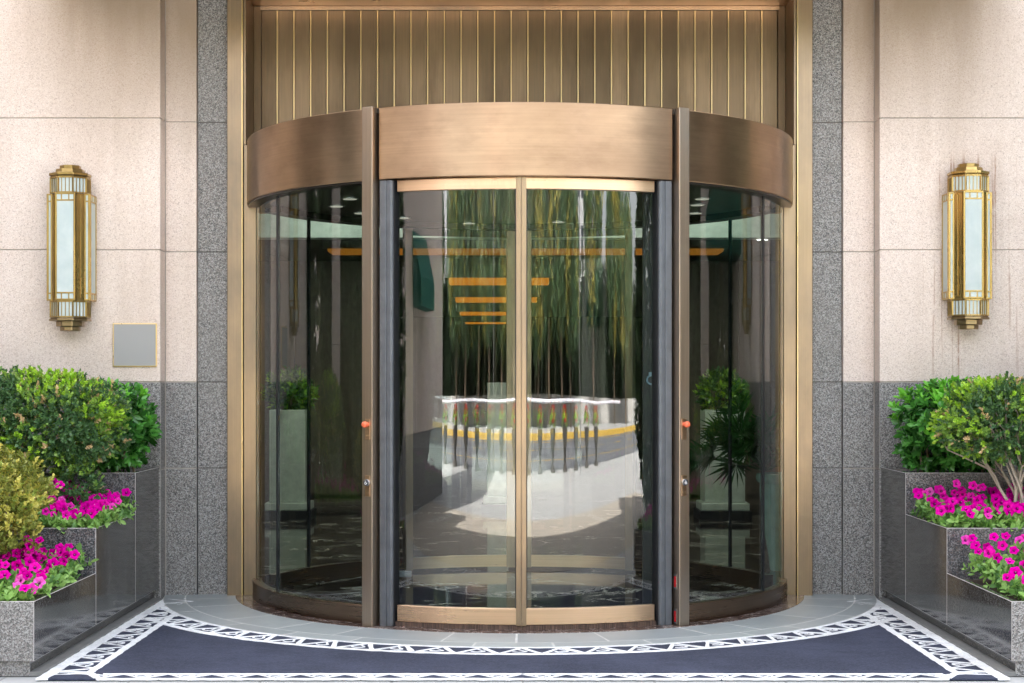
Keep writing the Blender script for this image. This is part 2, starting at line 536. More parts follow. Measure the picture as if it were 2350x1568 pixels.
def sprigs(P, D, nl, ll, lw, spread, slen, mats_p, r=rng):
    """for every sprig (P, direction D) nl leaves along a short twig; returns leaf arrays"""
    n = len(P); D = unit(D)
    a = unit(np.cross(D, r.normal(size=(n, 3)))); b = np.cross(D, a)
    k = np.arange(nl)
    ang = k * 2.39996 + r.uniform(0, 6.28, (n, 1))
    tt = (k + .5) / nl
    lp = P[:, None, :] + D[:, None, :] * (slen * tt)[None, :, None]
    rad = a[:, None, :] * np.cos(ang)[..., None] + b[:, None, :] * np.sin(ang)[..., None]
    sp = spread * (1.15 - .75 * tt)[None, :, None]
    ld = unit(rad * sp + D[:, None, :] * 1.0 + r.normal(0, .22, (n, nl, 3)))
    ln = unit(D[:, None, :] - rad * .35 + r.normal(0, .25, (n, nl, 3)))
    L = ll * r.uniform(.65, 1.25, (n, nl)); W = L * lw * r.uniform(.85, 1.15, (n, nl))
    mi = np.repeat(mats_p[:, None], nl, 1)
    return [x.reshape(-1, 3) for x in (lp, ld, ln)] + [L.reshape(-1), W.reshape(-1), mi.reshape(-1)]


def lump(p, seed, amp=.1, fr=5.0):
    s = np.array([seed * 1.7, seed * 3.1, seed * .7])
    q = p * fr + s
    return amp * (np.sin(q[:, 0] * 1.3 + 1.7 * np.sin(q[:, 1])) + np.sin(q[:, 1] * 1.7 + 1.3 * np.sin(q[:, 2] * 1.1)) + np.sin(q[:, 2] * 1.9 + q[:, 0])) / 2


def shell_points(n, c, rad, pw, seed, inner=.55, amp=.12):
    """points in a lumpy super-ellipsoid, biased to the surface, with outward normals"""
    d = unit(rng.normal(size=(n, 3)))
    e = (np.abs(d) ** pw).sum(1) ** (-1 / pw)
    dd = d * e[:, None]
    s = 1 + lump(d, seed, amp, 3.0)
    u = inner + (1 - inner) * rng.uniform(0, 1, n) ** .45
    P = dd * (s * u)[:, None] * np.array(rad) + np.array(c)
    nrm = unit(np.sign(dd) * np.abs(dd) ** (pw - 1) / np.array(rad) + d * .25)
    return P, nrm, u


# ------------------------------------------------------------------ setting : ground
ZG = -0.004
mb = MB(); mb.box(-70, 70, -75, 24, -.3, ZG)
tag(mb.build('pavement', M_PAVE), kind='structure')
mb = MB()
mb.prism([(-6.5, -9.2), (9, -9.0), (9, -5.2), (2, -4.4), (-3, -4.6), (-5.3, -5.5)], -.01, 0.0)
tag(mb.build('paving_band', M_TAN), kind='structure')
mb = MB(); mb.box(-70, 70, -28.5, -17.6, -.05, .001)
tag(mb.build('road', M_ASPH), kind='structure')
mb = MB(); mb.box(-70, 70, -20.3, -20.18, .0, .005); mb.box(-70, 70, -27.4, -27.28, .0, .005)
for i in range(14): mb.box(-30 + i * 4.4, -28 + i * 4.4, -24.0, -23.88, .0, .005)
tag(mb.build('road_markings', M_KERB), kind='structure')
mb = MB(); mb.box(-70, 70, -28.75, -28.5, -.05, .15)
tag(mb.build('yellow_kerb', M_KERB, bevel=.02), kind='structure')
mb = MB(); mb.box(-70, 70, -75, -28.75, -.05, .13)
tag(mb.build('far_pavement', M_PAVE), kind='structure')

# slate threshold ring: slabs with pale joints
mb = MB()
mb.arc(1.62, 2.266, -96, 96, -.003, .0119, n=140)
tag(mb.build('threshold_bed', M_WGROUT, smooth=30), kind='structure')
mb = MB()
for r0, r1, off, n in ((1.825, 2.128, 0, 14), (2.137, 2.262, 5, 14)):
    for i in range(-1, n + 1):
        a0 = -93 + (i * 186 / n) + off + (2 * math.sin(i * 2.3)); a1 = -93 + ((i + 1) * 186 / n) + off + (2 * math.sin((i + 1) * 2.3))
        a0, a1 = max(a0, -95), min(a1, 95)
        if a1 - a0 < 1: continue
        mb.arc(r0, r1, a0 + .17, a1 - .17, 0, .0122)
tag(mb.build('slate_threshold', M_SLATE, smooth=30), kind='structure')

# ------------------------------------------------------------------ facade walls
ZJ = [.0, .817, 1.366, 2.195, 3.021, 3.86]
YM, YS, YGR, YJ, YP = -.38, -.23, -.20, -.26, .09
XC, XS, XG, XF = 2.254, 2.054, 1.857, 1.758


def wall(sgn, label):
    t = thing('stone_wall', label, 'wall', (sgn * 3.5, YM, 0))
    J = .003
    def bx(mb, x0, x1, y0, y1, z0, z1):
        a, b = sorted((sgn * x0, sgn * x1)); mb.box(a, b, y0, y1, z0, z1)
    up, lo, bk = MB(), MB(), MB()
    for i in range(5):
        z0, z1 = ZJ[i] + (J if i else 0), ZJ[i + 1] - J
        m = lo if i < 2 else up
        xs = [XC, 5.05, 7.9, 10.8, 16.0]
        for a, b in zip(xs[:-1], xs[1:]):
            y0 = YM if i >= 2 else YM + .004
            bx(m, a + (J if a > XC else 0), b - J, y0, YM + .07, z0, z1)
        bx(m, XS + J, XC - J, YS, YS + .05, z0, z1)
        # returned face of the main wall, slightly back from the arris
        bx(m, XC + .004, XC + .06, YM + .0702, YS + .02, z0, z1)
    bx(bk, XC + .01, 16.0, YM + .008, YS + .3, 0, 3.86)
    bx(bk, XS + .004, XC + .02, YS + .006, YS + .3, 0, 3.86)
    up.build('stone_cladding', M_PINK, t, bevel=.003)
    lo.build('granite_plinth', M_GRAN, t, bevel=.002, bevmat=1).data.materials.append(M_CHAM)
    bk.build('joint_grout', M_GROUT, t)
    gs = MB()
    for i in range(5):
        bx(gs, XG, XS - .001, YGR, YGR + .1, ZJ[i] + (J if i else 0), ZJ[i + 1] - J)
    gs.build('granite_strip', M_GRAN, t, bevel=.002)
    g2 = MB(); bx(g2, XG + .002, XS - .004, YGR + .006, YGR + .3, 0, 3.86)
    g2.build('strip_grout', M_GROUTD, t)
    return t


wall(-1, 'pink granite wall on a grey plinth with the small blank plaque')
wall(1, 'pink granite wall on a grey plinth streaked with rust runs')

# blank plaque
t = thing('wall_plaque', 'small square grey plaque with thin gold edge on pink stone wall', 'plaque', at(308, 842, 10.2))
a, b = at(258, 842, 10.2), at(359, 742, 10.2)
mb = MB(); mb.box(a.x, b.x, YM - .012, YM + .002, a.z, b.z); mb.build('gold_border', M_GOLD, t, bevel=.002)
mb = MB(); mb.box(a.x + .007, b.x - .007, YM - .0145, YM - .010, a.z + .007, b.z - .007); mb.build('blank_plate', M_PLAQ, t)

# ------------------------------------------------------------------ brass surround
ds = thing('door_surround', 'brushed brass frame and ribbed bronze panel around the revolving door', 'door surround', (0, YJ, 0))
ZSOF = 3.83
ZLED = EYE + (877 - 331) * 10.34 / FPX
for s in (-1, 1):
    mb = MB(); a, b = sorted((s * XF, s * XG)); mb.box(a, b, YJ, YGR + .3, 0, 4.15)
    mb.build('jamb', M_BRASS_V, ds, bevel=.003)
    mb = MB(); a, b = sorted((s * 1.758, s * 1.7635)); mb.box(a, b, YJ - .004, YJ + .02, 0, 4.12)
    mb.build('gold_bead', M_GOLD, ds)
    # flush side panel below the fascia, deep reveal above it
    mb = MB(); a, b = sorted((s * 1.676, s * 1.757)); mb.box(a, b, YJ + .022, YJ + .10, 0, ZLED)
    mb.build('side_panel', M_BRASS_V, ds, bevel=.003)
    mb = MB(); a, b = sorted((s * 1.742, s * 1.757)); mb.box(a, b, YJ + .02, YP - .001, ZLED + .001, ZSOF)
    mb.build('reveal', M_BRASS_V, ds)
    mb = MB(); a, b = sorted((s * 1.6935, s * 1.7415)); mb.box(a, b, YP - .012, YP + .03, ZLED - .2, ZSOF - .002)
    mb.build('edge_trim', M_PLANK, ds, bevel=.002)
mb = MB(); mb.box(-XF - .001, XF + .001, YJ, YP - .002, ZSOF, 4.15); mb.build('lintel', M_BRASS_H, ds, bevel=.003)
mb = MB(); mb.box(-1.70, 1.70, YP - .014, YP + .03, ZSOF - .028, ZSOF - .001); mb.build('top_trim', M_BRASS_V, ds, bevel=.002)
pl, rb = MB(), MB()
NP = 31; W0 = -1.698; dW = 3.396 / NP
for i in range(NP):
    x0 = W0 + i * dW
    pl.box(x0 + .0062, x0 + dW - .0085, YP, YP + .05, 2.6, ZSOF - .0285)
    if i: rb.box(x0 - .0052, x0 + .0044, YP - .005, YP + .045, 2.6, ZSOF - .0285)
pl.build('bronze_planks', M_PLANK, ds, bevel=.0015)
rb.build('gold_ribs', M_RIB, ds, bevel=.001)
mb = MB(); mb.box(-1.72, 1.72, YP + .03, YP + .12, 2.6, ZSOF); mb.build('panel_backing', M_RUB, ds)

# ------------------------------------------------------------------ canopy and building above
cn = thing('entrance_canopy', 'flat stone entrance canopy projecting above the brass door frame', 'canopy', (0, -1.1, 3.9))
mb = MB(); mb.box(-3.0, 3.0, -1.85, YM - .002, 3.93, 4.25); mb.build('slab', plain('canopy_stone', (.42, .34, .27), .6), cn, bevel=.01)
mb = MB(); mb.box(-3.02, 3.02, -1.88, -1.85, 3.90, 4.3); mb.build('fascia', M_BRASS_H, cn, bevel=.004)
bd = thing('hotel_building', 'pink stone upper storeys of the hotel over the entrance', 'building', (0, 5, 3.86))
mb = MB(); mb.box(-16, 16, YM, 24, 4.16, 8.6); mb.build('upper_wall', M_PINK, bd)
mb = MB(); mb.box(-16, 16, YM - .3, YM - .001, 8.2, 8.6); mb.build('cornice', M_CONC, bd)
mb = MB(); mb.box(-16, 16, -.12, 24, 3.862, 4.158); mb.build('floor_slab', M_CONC, bd)
mb = MB(); mb.box(-16.2, -16, YM, 24, 0, 8.6); mb.box(16, 16.2, YM, 24, 0, 8.6); mb.box(-16, 16, 24, 24.2, 0, 8.6); mb.build('end_wall', M_CONC, bd)

# ------------------------------------------------------------------ revolving door
rd = thing('revolving_door', 'curved glass revolving door with bronze fascia and brass sliding leaves', 'revolving door', (0, 0, 0))
HB, HT = 2.487, 2.887
RG, RF, RBASE = 1.69, 1.75, 1.715
mb = MB(); mb.arc(1.60, RF, -26.8, 28.8, HB, HT, n=60); mb.build('fascia', M_BRONZE, rd, smooth=30, bevel=.004)
for s in (-1, 1):
    a0, a1 = sorted((s * (32.1 if s > 0 else 30.1), s * 99.0))
    mb = MB(); mb.arc(1.60, RF, a0, a1, HB, HT, n=80); mb.build('fascia', M_BRONZE, rd, smooth=30, bevel=.004)
mb = MB()
for s in (-1, 1):
    a0, a1 = sorted((s * 30.3, s * 92.0)); mb.arc(1.64, 1.742, a0, a1, HB - .012, HB - .001)
mb.build('soffit', M_SOFFIT, rd, smooth=30)
mb = MB(); mb.lathe([(1.745, HT - .03), (1.745, HT - .004)], n=96); mb.build('roof', M_SOFFIT, rd)
for s in (-1, 1):
    dA = 1.9 if s > 0 else -.15            # the opening sits a little to the right
    # radial brass post with its buttons
    ang = R(28.6 + dA) * s
    Mx = Matrix.Rotation(ang, 4, 'Z')          # local: -Y outward
    mb = MB(); mb.M = Mx; mb.box(-.035, .035, -1.79, -1.715, 0.003, 2.89)
    post = mb.build('post', M_POST, rd, bevel=.004)
    for z, nm in ((1.131, 'stop'), (.81, 'access')):
        m2 = MB(); m2.M = Mx; ox = -.004 * s
        zz0, zz1 = (z - .085, z + .031) if nm == 'stop' else (z - .078, z + .04)
        m2.box(ox - .0165, ox + .0165, -1.793, -1.789, zz0, zz1)
        m2.box(ox - .010, ox + .010, -1.7945, -1.792, zz0 + .018, zz0 + .026)
        pt = m2.build('button_plate', M_BRASS_H, rd, bevel=.0015)
        m3 = MB(); m3.M = Mx @ Matrix.Translation((ox, -1.792, z)) @ Matrix.Rotation(R(90), 4, 'X')
        if nm == 'stop':
            m3.lathe([(.0115, 0), (.0115, .012), (.0105, .014), (.0165, .018), (.0175, .024), (.017, .034), (.013, .040), (.005, .042)], n=20)
            b = m3.build('stop_button', M_ORANGE, rd, smooth=50); b['label'] = 'orange mushroom stop button'
        else:
            m3.lathe([(.0185, 0), (.0185, .010), (.0165, .012)], n=24)
            b = m3.build('access_button', M_SILVER, rd, smooth=40); b['label'] = 'round black button with white wheelchair symbol'
            m4 = MB(); m4.M = m3.M
            m4.lathe([(.0172, .0118), (.0172, .015), (.0155, .0165), (.004, .017)], n=24)
            m4.build('button_face', M_BLACKP, b, smooth=40)
            # wheelchair figure, drawn in the button plane (local x right, y up after rotation)
            def st(p, q, w):
                p, q = Vector((p[0], p[1], .0176)), Vector((q[0], q[1], .0176)); d = (q - p); k = Vector((-d.y, d.x, 0)).normalized() * w * .5
                e = Vector((0, 0, .0008))
                ws.add([p + k, p - k, q - k, q + k, p + k + e, p - k + e, q - k + e, q + k + e], [(0, 1, 2, 3), (7, 6, 5, 4), (0, 4, 5, 1), (1, 5, 6, 2), (2, 6, 7, 3), (3, 7, 4, 0)])
            ws = MB(); ws.M = m3.M
            cx, cy, rr = -.0008, -.0035, .0062
            pr = None
            for i in range(11):
                a = R(110 + i * 25)
                q = (cx + rr * math.cos(a), cy + rr * math.sin(a))
                if pr: st(pr, q, .0026)
                pr = q
            st((-.0025, .0075), (-.0015, -.0010), .0028); st((-.0015, -.0010), (.005, -.0010), .0026)
            st((.005, -.0010), (.0075, -.0075), .0026); st((-.0020, .0035), (.0035, .0035), .0022); st((-.0042, .0100), (-.0012, .0100), .0034)
            ws.build('wheelchair_symbol', M_WHITEP, b)
    # dark gasket between post and curved side glass
    a0, a1 = sorted((s * (29.75 + dA), s * (30.45 + dA))); mb = MB(); mb.arc(1.665, 1.705, a0, a1, .12, HB - .012); mb.build('gasket', M_RUB, rd)
    # fixed curved glass in two panels with a dark joint
    for (q0, q1) in ((30.45 + dA, 58.8), (59.5, 83.2)):
        a0, a1 = sorted((s * q0, s * q1))
        mb = MB(); mb.arc(RG - .012, RG, a0, a1, .112, HB, n=90, minner=1)
        g = mb.build('curved_glass', [M_GLASS_S, M_GIN], rd, smooth=30)
    a0, a1 = sorted((s * 58.8, s * 59.5)); mb = MB(); mb.arc(RG - .013, RG + .003, a0, a1, .115, HB); mb.build('glass_joint', M_RUB, rd)
    a0, a1 = sorted((s * (30.3 + dA), s * 84.0))
    mb = MB(); mb.arc(1.655, RBASE, a0, a1, .0131, .118, n=70); mb.build('base_rail', M_BASE, rd, smooth=30, bevel=.004)
    # grey ribbed column at the edge of the opening
    Mc = Matrix.Rotation(R(25.75 + dA) * s, 4, 'Z')
    mb = MB(); mb.M = Mc
    mb.box(-.041, .041, -1.735, -1.655, .0131, HB - .002)
    mb.build('steel_column', M_STEEL, rd, bevel=.008)
    mb = MB(); mb.M = Mc
    for x0, x1 in ((-.036, .004), (.010, .036)): mb.box(*sorted((x0 * -s, x1 * -s)), -1.7405, -1.734, .014, HB - .003)
    mb.build('column_rib', M_STEEL, rd, bevel=.003)
    mb = MB(); mb.M = Mc; mb.box(-.0425 * s - .003, -.0425 * s + .003, -1.72, -1.66, .014, HB - .003); mb.build('column_gasket', M_RUB, rd)
    # sliding leaf
    ld = 0.35; lo_ = 23.9 + dA
    a0, a1 = sorted((s * ld, s * lo_))
    mb = MB(); mb.arc(RG - .010, RG, a0, a1, .125, 2.425, n=60, minner=1)
    leaf = mb.build('sliding_leaf', [M_GLASS, M_GIN], rd, smooth=30)
    mb = MB(); mb.arc(1.672, 1.708, a0, a1, .040, .131, n=24); mb.build('bottom_rail', M_BRASS_H, leaf, smooth=30, bevel=.003)
    mb = MB(); mb.arc(1.672, 1.708, a0, a1, 2.42, 2.484, n=24); mb.build('top_rail', M_BRASS_H, leaf, smooth=30, bevel=.003)
    mb = MB(); mb.arc(1.66, 1.7165, *sorted((s * .02, s * .95)), .036, 2.4865, n=3); mb.build('stile', M_BRASS_V, leaf, bevel=.002)
    mb = MB(); mb.arc(1.668, 1.704, *sorted((s * .97, s * 1.12)), .131, 2.42, n=2); mb.build('gasket', M_RUB, leaf)
    mb = MB(); mb.arc(1.674, 1.706, *sorted((s * .05, s * (24.3 + dA))), .0135, .039, n=30); mb.build('brush_strip', M_BRUSH, leaf, smooth=30)
    if s > 0:
        for zz in (.256, .063):
            m2 = MB(); m2.M = Mx; m2.box(-.0385, -.034, -1.766, -1.742, zz - .042, zz + .042); m2.build('sensor_frame', M_SILVER, rd)
            m2 = MB(); m2.M = Mx; m2.box(-.0400, -.0386, -1.762, -1.746, zz - .030, zz + .030); m2.build('sensor_lens', M_RED, rd)
        # round pull hanging inside
        p = at(1495, 872, 9.55); mb = MB()
        mb.tube([(p.x + .026 * math.cos(w), p.y, p.z + .026 * math.sin(w)) for w in [2 * PI * i / 24 for i in range(25)]], .0055, 8)
        mb.box(p.x - .016, p.x + .016, p.y - .006, p.y + .006, p.z + .022, p.z + .045)
        mb.build('ring_pull', plain('blue_grey_metal', (.16, .24, .31), .4), rd, smooth=40)
        mb = MB(); mb.box(p.x - .05, p.x + .05, p.y + .007, p.y + .05, .014, HB); mb.build('wing_post', M_RUB, rd)
    else:
        p = at(922, 1318, 9.35); mb = MB(); mb.box(p.x - .03, p.x + .055, p.y - .02, p.y + .02, p.z - .015, p.z + .018); mb.box(p.x - .03, p.x + .04, p.y - .024, p.y - .0202, p.z - .004, p.z + .006)
        mb.build('floor_latch', M_STEEL, rd, bevel=.002)
        mb = MB(); mb.box(p.x - .045, p.x - .031, p.y - .03, p.y + .03, .014, HB); mb.build('wing_post', M_RUB, rd)
# marble turntable floor and threshold
mb = MB(); mb.lathe([(1.672, .002), (1.672, .0132)], n=96); mb.build('marble_floor', M_MARB, rd)
mb = MB(); mb.arc(1.6725, 1.822, -88, 88, .002, .0142, n=120); mb.build('marble_threshold', M_MARBB, rd, smooth=30, bevel=.002)
# rear arc
RC, RR = (0, -.48), 1.68
mb = MB(); mb.arc(1.58, 1.70, 104, 256, 2.46, HT - .031, c=RC, n=60); mb.build('rear_fascia', M_SOFFIT, rd, smooth=30)
for s in (-1, 1):
    for q0, q1 in ((105, 121.6), (122.1, 148)):
        a0, a1 = sorted((s * q0, s * q1))
        mb = MB(); mb.arc(RR - .012, RR, a0, a1, .115, 2.46, c=RC, n=30, m=1, minner=0); mb.build('rear_glass', [M_GLASS_R, M_GIN], rd, smooth=30)
    a0, a1 = sorted((s * 121.6, s * 122.1)); mb = MB(); mb.arc(RR - .016, RR + .004, a0, a1, .115, 2.46, c=RC); mb.build('glass_joint', M_RUB, rd)
    a0, a1 = sorted((s * 105, s * 150.5)); mb = MB(); mb.arc(1.64, 1.70, a0, a1, .0133, .118, c=RC, n=40); mb.build('rear_base_rail', M_BASE, rd, smooth=30)
    a0, a1 = sorted((s * 150.6, s * 179.9))
    mb = MB(); mb.arc(RR - .02, RR - .01, a0, a1, .11, 2.46, c=RC, n=30, m=1, minner=0); rl = mb.build('rear_leaf', [M_GLASS_R, M_GIN], rd, smooth=30)
    mb = MB(); mb.arc(RR - .035, RR + .0, a0, a1, .035, .118, c=RC, n=20); mb.build('bottom_rail', M_BRASS_H, rl, smooth=30)
    mb = MB(); mb.arc(RR - .035, RR + .0, a0, a1, 2.41, 2.47, c=RC, n=20); mb.build('top_rail', M_SOFFIT, rl, smooth=30)
    mb = MB(); mb.arc(RR - .045, RR + .005, *sorted((s * 150.6, s * 152.6)), .03, 2.455, c=RC); mb.build('stile', M_BRASS_V, rl)
    mb = MB(); mb.arc(RR - .045, RR + .005, *sorted((s * 176.9, s * 179.8)), .03, 2.455, c=RC); mb.build('stile', M_BRASS_V, rl)
# ceiling with downlights
mb = MB(); mb.lathe([(1.60, 2.50), (1.60, 2.56)], n=80); cl = mb.build('ceiling', M_SOFFIT, rd)
M_DL = emit('downlight_glow', (1.0, .93, .78), .055)
for (px, py) in ((803, 456), (772, 473), (828, 489), (1076, 512), (1281, 509), (1611, 456), (1600, 470), (1595, 489), (925, 500)):
    d = (2.498 - EYE) * FPX / (877 - py); p = at(px, py, d)
    if math.hypot(p.x, p.y) > 1.5: continue
    mb = MB(); mb.lathe([(.052, 2.4945), (.052, 2.4995)], c=(p.x, p.y, 0), n=20)
    dl = mb.build('downlight', M_SILVER, cl)
    mb = MB(); mb.lathe([(.043, 2.4925), (.043, 2.4943)], c=(p.x, p.y, 0), n=20); mb.build('lens', M_DL, dl)

# ------------------------------------------------------------------ lobby behind
mb = MB(); mb.box(-9, 9, -.1, 23.5, -.02, .0); tag(mb.build('lobby_floor', M_MARB), kind='structure')
mb = MB(); mb.box(-9, 9, 23.3, 23.5, 0, 3.86); mb.box(-9.2, -9, 0.1, 23.5, 0, 3.86); mb.box(9, 9.2, .1, 23.5, 0, 3.86)
mb.box(-9, -1.76, .16, .3, 0, 3.86); mb.box(1.76, 9, .16, .3, 0, 3.86)
tag(mb.build('lobby_wall', M_LOBW), kind='structure')
M_PANEL = plain('dark_timber_panel', (.15, .115, .085), .45)
mb = MB()
for s_ in (-1, 1):
    for k in range(8):
        a_, b_ = sorted((s_ * (1.55 + k * .92), s_ * (2.44 + k * .92))); mb.box(a_, b_, 7.5, 7.56, .12, 2.71)
    a_, b_ = sorted((s_ * 1.5, s_ * 8.99)); mb.box(a_, b_, 7.561, 7.7, 0, 2.71)
tag(mb.build('lobby_partition_wall', M_PANEL), kind='structure')
mb = MB(); mb.box(-9, 9, 3.4, 23.4, 2.72, 2.8); tag(mb.build('lobby_ceiling', M_LOBW), kind='structure')
mb = MB(); mb.box(-9, 9, 2.2, 2.4, 2.50, 3.86); tag(mb.build('lobby_bulkhead', M_CEIL), kind='structure')
mb = MB(); mb.box(-9, 9, .32, 2.2, 2.95, 3.0); tag(mb.build('lobby_lower_ceiling', M_CEIL), kind='structure')
M_VEST = emit('vestibule_glow', (1.0, .95, .85), 7.0)
for i in range(4):
    x = -1.5 + i * 1.0
    t = thing('vestibule_light', 'round recessed ceiling light in the lobby vestibule behind the revolving door', 'ceiling light', (x, 1.75, 2.94), 'vestibule ceiling lights')
    mb = MB(); mb.lathe([(.11, 2.940), (.11, 2.9495)], c=(x, 1.75, 0), n=20); mb.build('rim', M_SILVER, t)
    mb = MB(); mb.lathe([(.09, 2.937), (.09, 2.9399)], c=(x, 1.75, 0), n=20); mb.build('lens', M_VEST, t)
M_LOBL = emit('lobby_glow', (1.0, .95, .85), 17.0)
for i, x in enumerate((-2.5, 2.3, -.2)):  # unseen lamps added to brighten the pedestals and the lobby
    t = thing('added_downlight', 'unseen round downlight added above the white lobby pedestals to brighten them', 'ceiling light', (x, 4.6, 2.7), 'added lobby downlights')
    mb = MB(); mb.lathe([(.15, 2.705), (.15, 2.7195)], c=(x, 4.6, 0), n=20); mb.build('rim', M_SILVER, t)
    mb = MB(); mb.lathe([(.13, 2.702), (.13, 2.7049)], c=(x, 4.6, 0), n=20); mb.build('lens', M_LOBL, t)
M_COVE = emit('amber_cove_glow', (1.0, .29, .012), .075)
M_COVE2 = emit('amber_cove_soft', (1.0, .34, .04), .034)
cv0 = None
for i, (d, x0, x1, zt, th, nm) in enumerate(((13.5, 752, 1660, 574, 3.2, 'wide amber ceiling light strip nearest the revolving door'), (17.7, 1030, 1260, 644, 6, 'second amber ceiling light strip from the door'),
                                         (21.6, 1045, 1232, 687, 4.5, 'third amber ceiling light strip from the door'), (25.8, 1055, 1200, 719, 3, 'fourth amber ceiling light strip from the door'), (30.0, 1068, 1180, 741, 1.3, 'farthest and thinnest amber ceiling light strip'))):
    a, b = at(x0, zt + th, d), at(x1, zt - th, d)
    t = thing('ceiling_light', nm, 'ceiling light', ((a.x + b.x) / 2, a.y, b.z), 'amber light strips in the lobby ceiling')
    mb = MB(); mb.box(a.x - .05, b.x + .05, a.y, a.y + .5, b.z + .001, 2.719); mb.build('housing', M_LOBW, t)
    mb = MB(); mb.box(a.x, b.x, a.y - .012, a.y + .4, a.z, b.z); mb.build('diffuser', M_COVE if i else M_COVE2, t)


def pedestal(x, y, w, h, label, plant):
    t = thing('pedestal', label, 'pedestal', (x, y, 0), 'white pedestals in the lobby')
    mb = MB(); mb.box(x - w / 2, x + w / 2, y - w / 2, y + w / 2, .17, h); mb.build('body', M_WHITE, t, bevel=.008)
    mb = MB(); mb.box(x - w / 2 - .04, x + w / 2 + .04, y - w / 2 - .04, y + w / 2 + .04, .09, .169); mb.build('base_moulding', M_WHITE, t, bevel=.01)
    mb = MB(); mb.box(x - w / 2 - .06, x + w / 2 + .06, y - w / 2 - .06, y + w / 2 + .06, .0, .089); mb.build('plinth', M_RUB, t)


pedestal(-2.28, 5.75, .36, 1.09, 'white lobby pedestal behind the left curved glass', True)
pedestal(2.06, 5.75, .40, 1.09, 'white lobby pedestal behind the right curved glass', True)
pedestal(-.20, 6.6, .22, 1.36, 'tall narrow pale pedestal seen behind the left sliding leaf', False)


def small_plant(x, y, z, r, h, label):
    t = thing('potted_shrub', label, 'shrub', (x, y, z))
    P, N_, u = shell_points(260, (x, y, z + h * .55), (r, r, h * .5), 2.2, x, .3)
    lv = sprigs(P, N_ + np.array((0, 0, .4)), 6, .055, .5, 1.0, .06, rng.choice([0, 1, 2], len(P), p=[.6, .3, .1]))
    leaf_object('foliage', *lv, L_BOX, t)
    mb = MB(); mb.tube([(x, y, z), (x + .01, y, z + h * .6)], [.02, .01]); mb.build('stem', M_STEMD, t)


small_plant(-2.28, 5.75, 1.09, .22, .34, 'small shrub on top of the left lobby pedestal')
small_plant(2.06, 5.75, 1.09, .20, .34, 'small shrub on top of the right lobby pedestal')

# celadon vase and palm
vx, vy = 1.90, 1.25
t = thing('tall_vase', 'tall pale green ceramic vase behind the right curved glass', 'vase', (vx, vy, 0))
mb = MB(); mb.lathe([(.075, 0), (.08, .03), (.085, .10), (.13, .36), (.15, .58), (.148, .63), (.17, .645), (.178, .675), (.17, .70), (.14, .705), (.13, .66)], c=(vx, vy, 0), n=32)
mb.build('body', M_CELADON, t, smooth=50)
t = thing('palm_plant', 'feathery green palm growing from the pale green vase', 'palm', (vx, vy, .7))
Ps, Ds, Ns, Ls, Ws = [], [], [], [], []
stm = MB()
for k in range(26):
    a = rng.uniform(0, 2 * PI); el = rng.uniform(.15, 1.3); ln = rng.uniform(.28, .5)
    base = np.array((vx - .12, vy - .05, .72)); d0 = np.array((math.cos(a) * math.cos(el) - .22, math.sin(a) * math.cos(el), math.sin(el)))
    tip = base + d0 * ln
    stm.tube([tuple(base), tuple(base + d0 * ln * .5 + np.array((0, 0, .02))), tuple(tip)], [.005, .004, .002], 5)
    for j in range(22):
        b = j / 22 * 2 * PI
        s1 = unit(np.cross(d0, (0.1, .2, 1.0))); s2 = np.cross(unit(d0), s1)
        Ps.append(tip); Ds.append(d0 * .55 + s1 * math.cos(b) + s2 * math.sin(b) * .6 + np.array((0, 0, -.25))); Ns.append((0.1, .1, 1)); Ls.append(rng.uniform(.14, .24)); Ws.append(.012)
leaf_object('fronds', np.array(Ps), np.array(Ds), np.array(Ns, float), np.array(Ls), np.array(Ws), np.zeros(len(Ps), int), L_PALM, t)
stm.build('stalks', L_PALM[0], t)


# ------------------------------------------------------------------ wall lamps
def octo(hw, cy, k=.4142):
    q = hw * k
    return [(-hw, cy - q), (-q, cy - hw), (q, cy - hw), (hw, cy - q), (hw, cy + q), (q, cy + hw), (-q, cy + hw), (-hw, cy + q)]


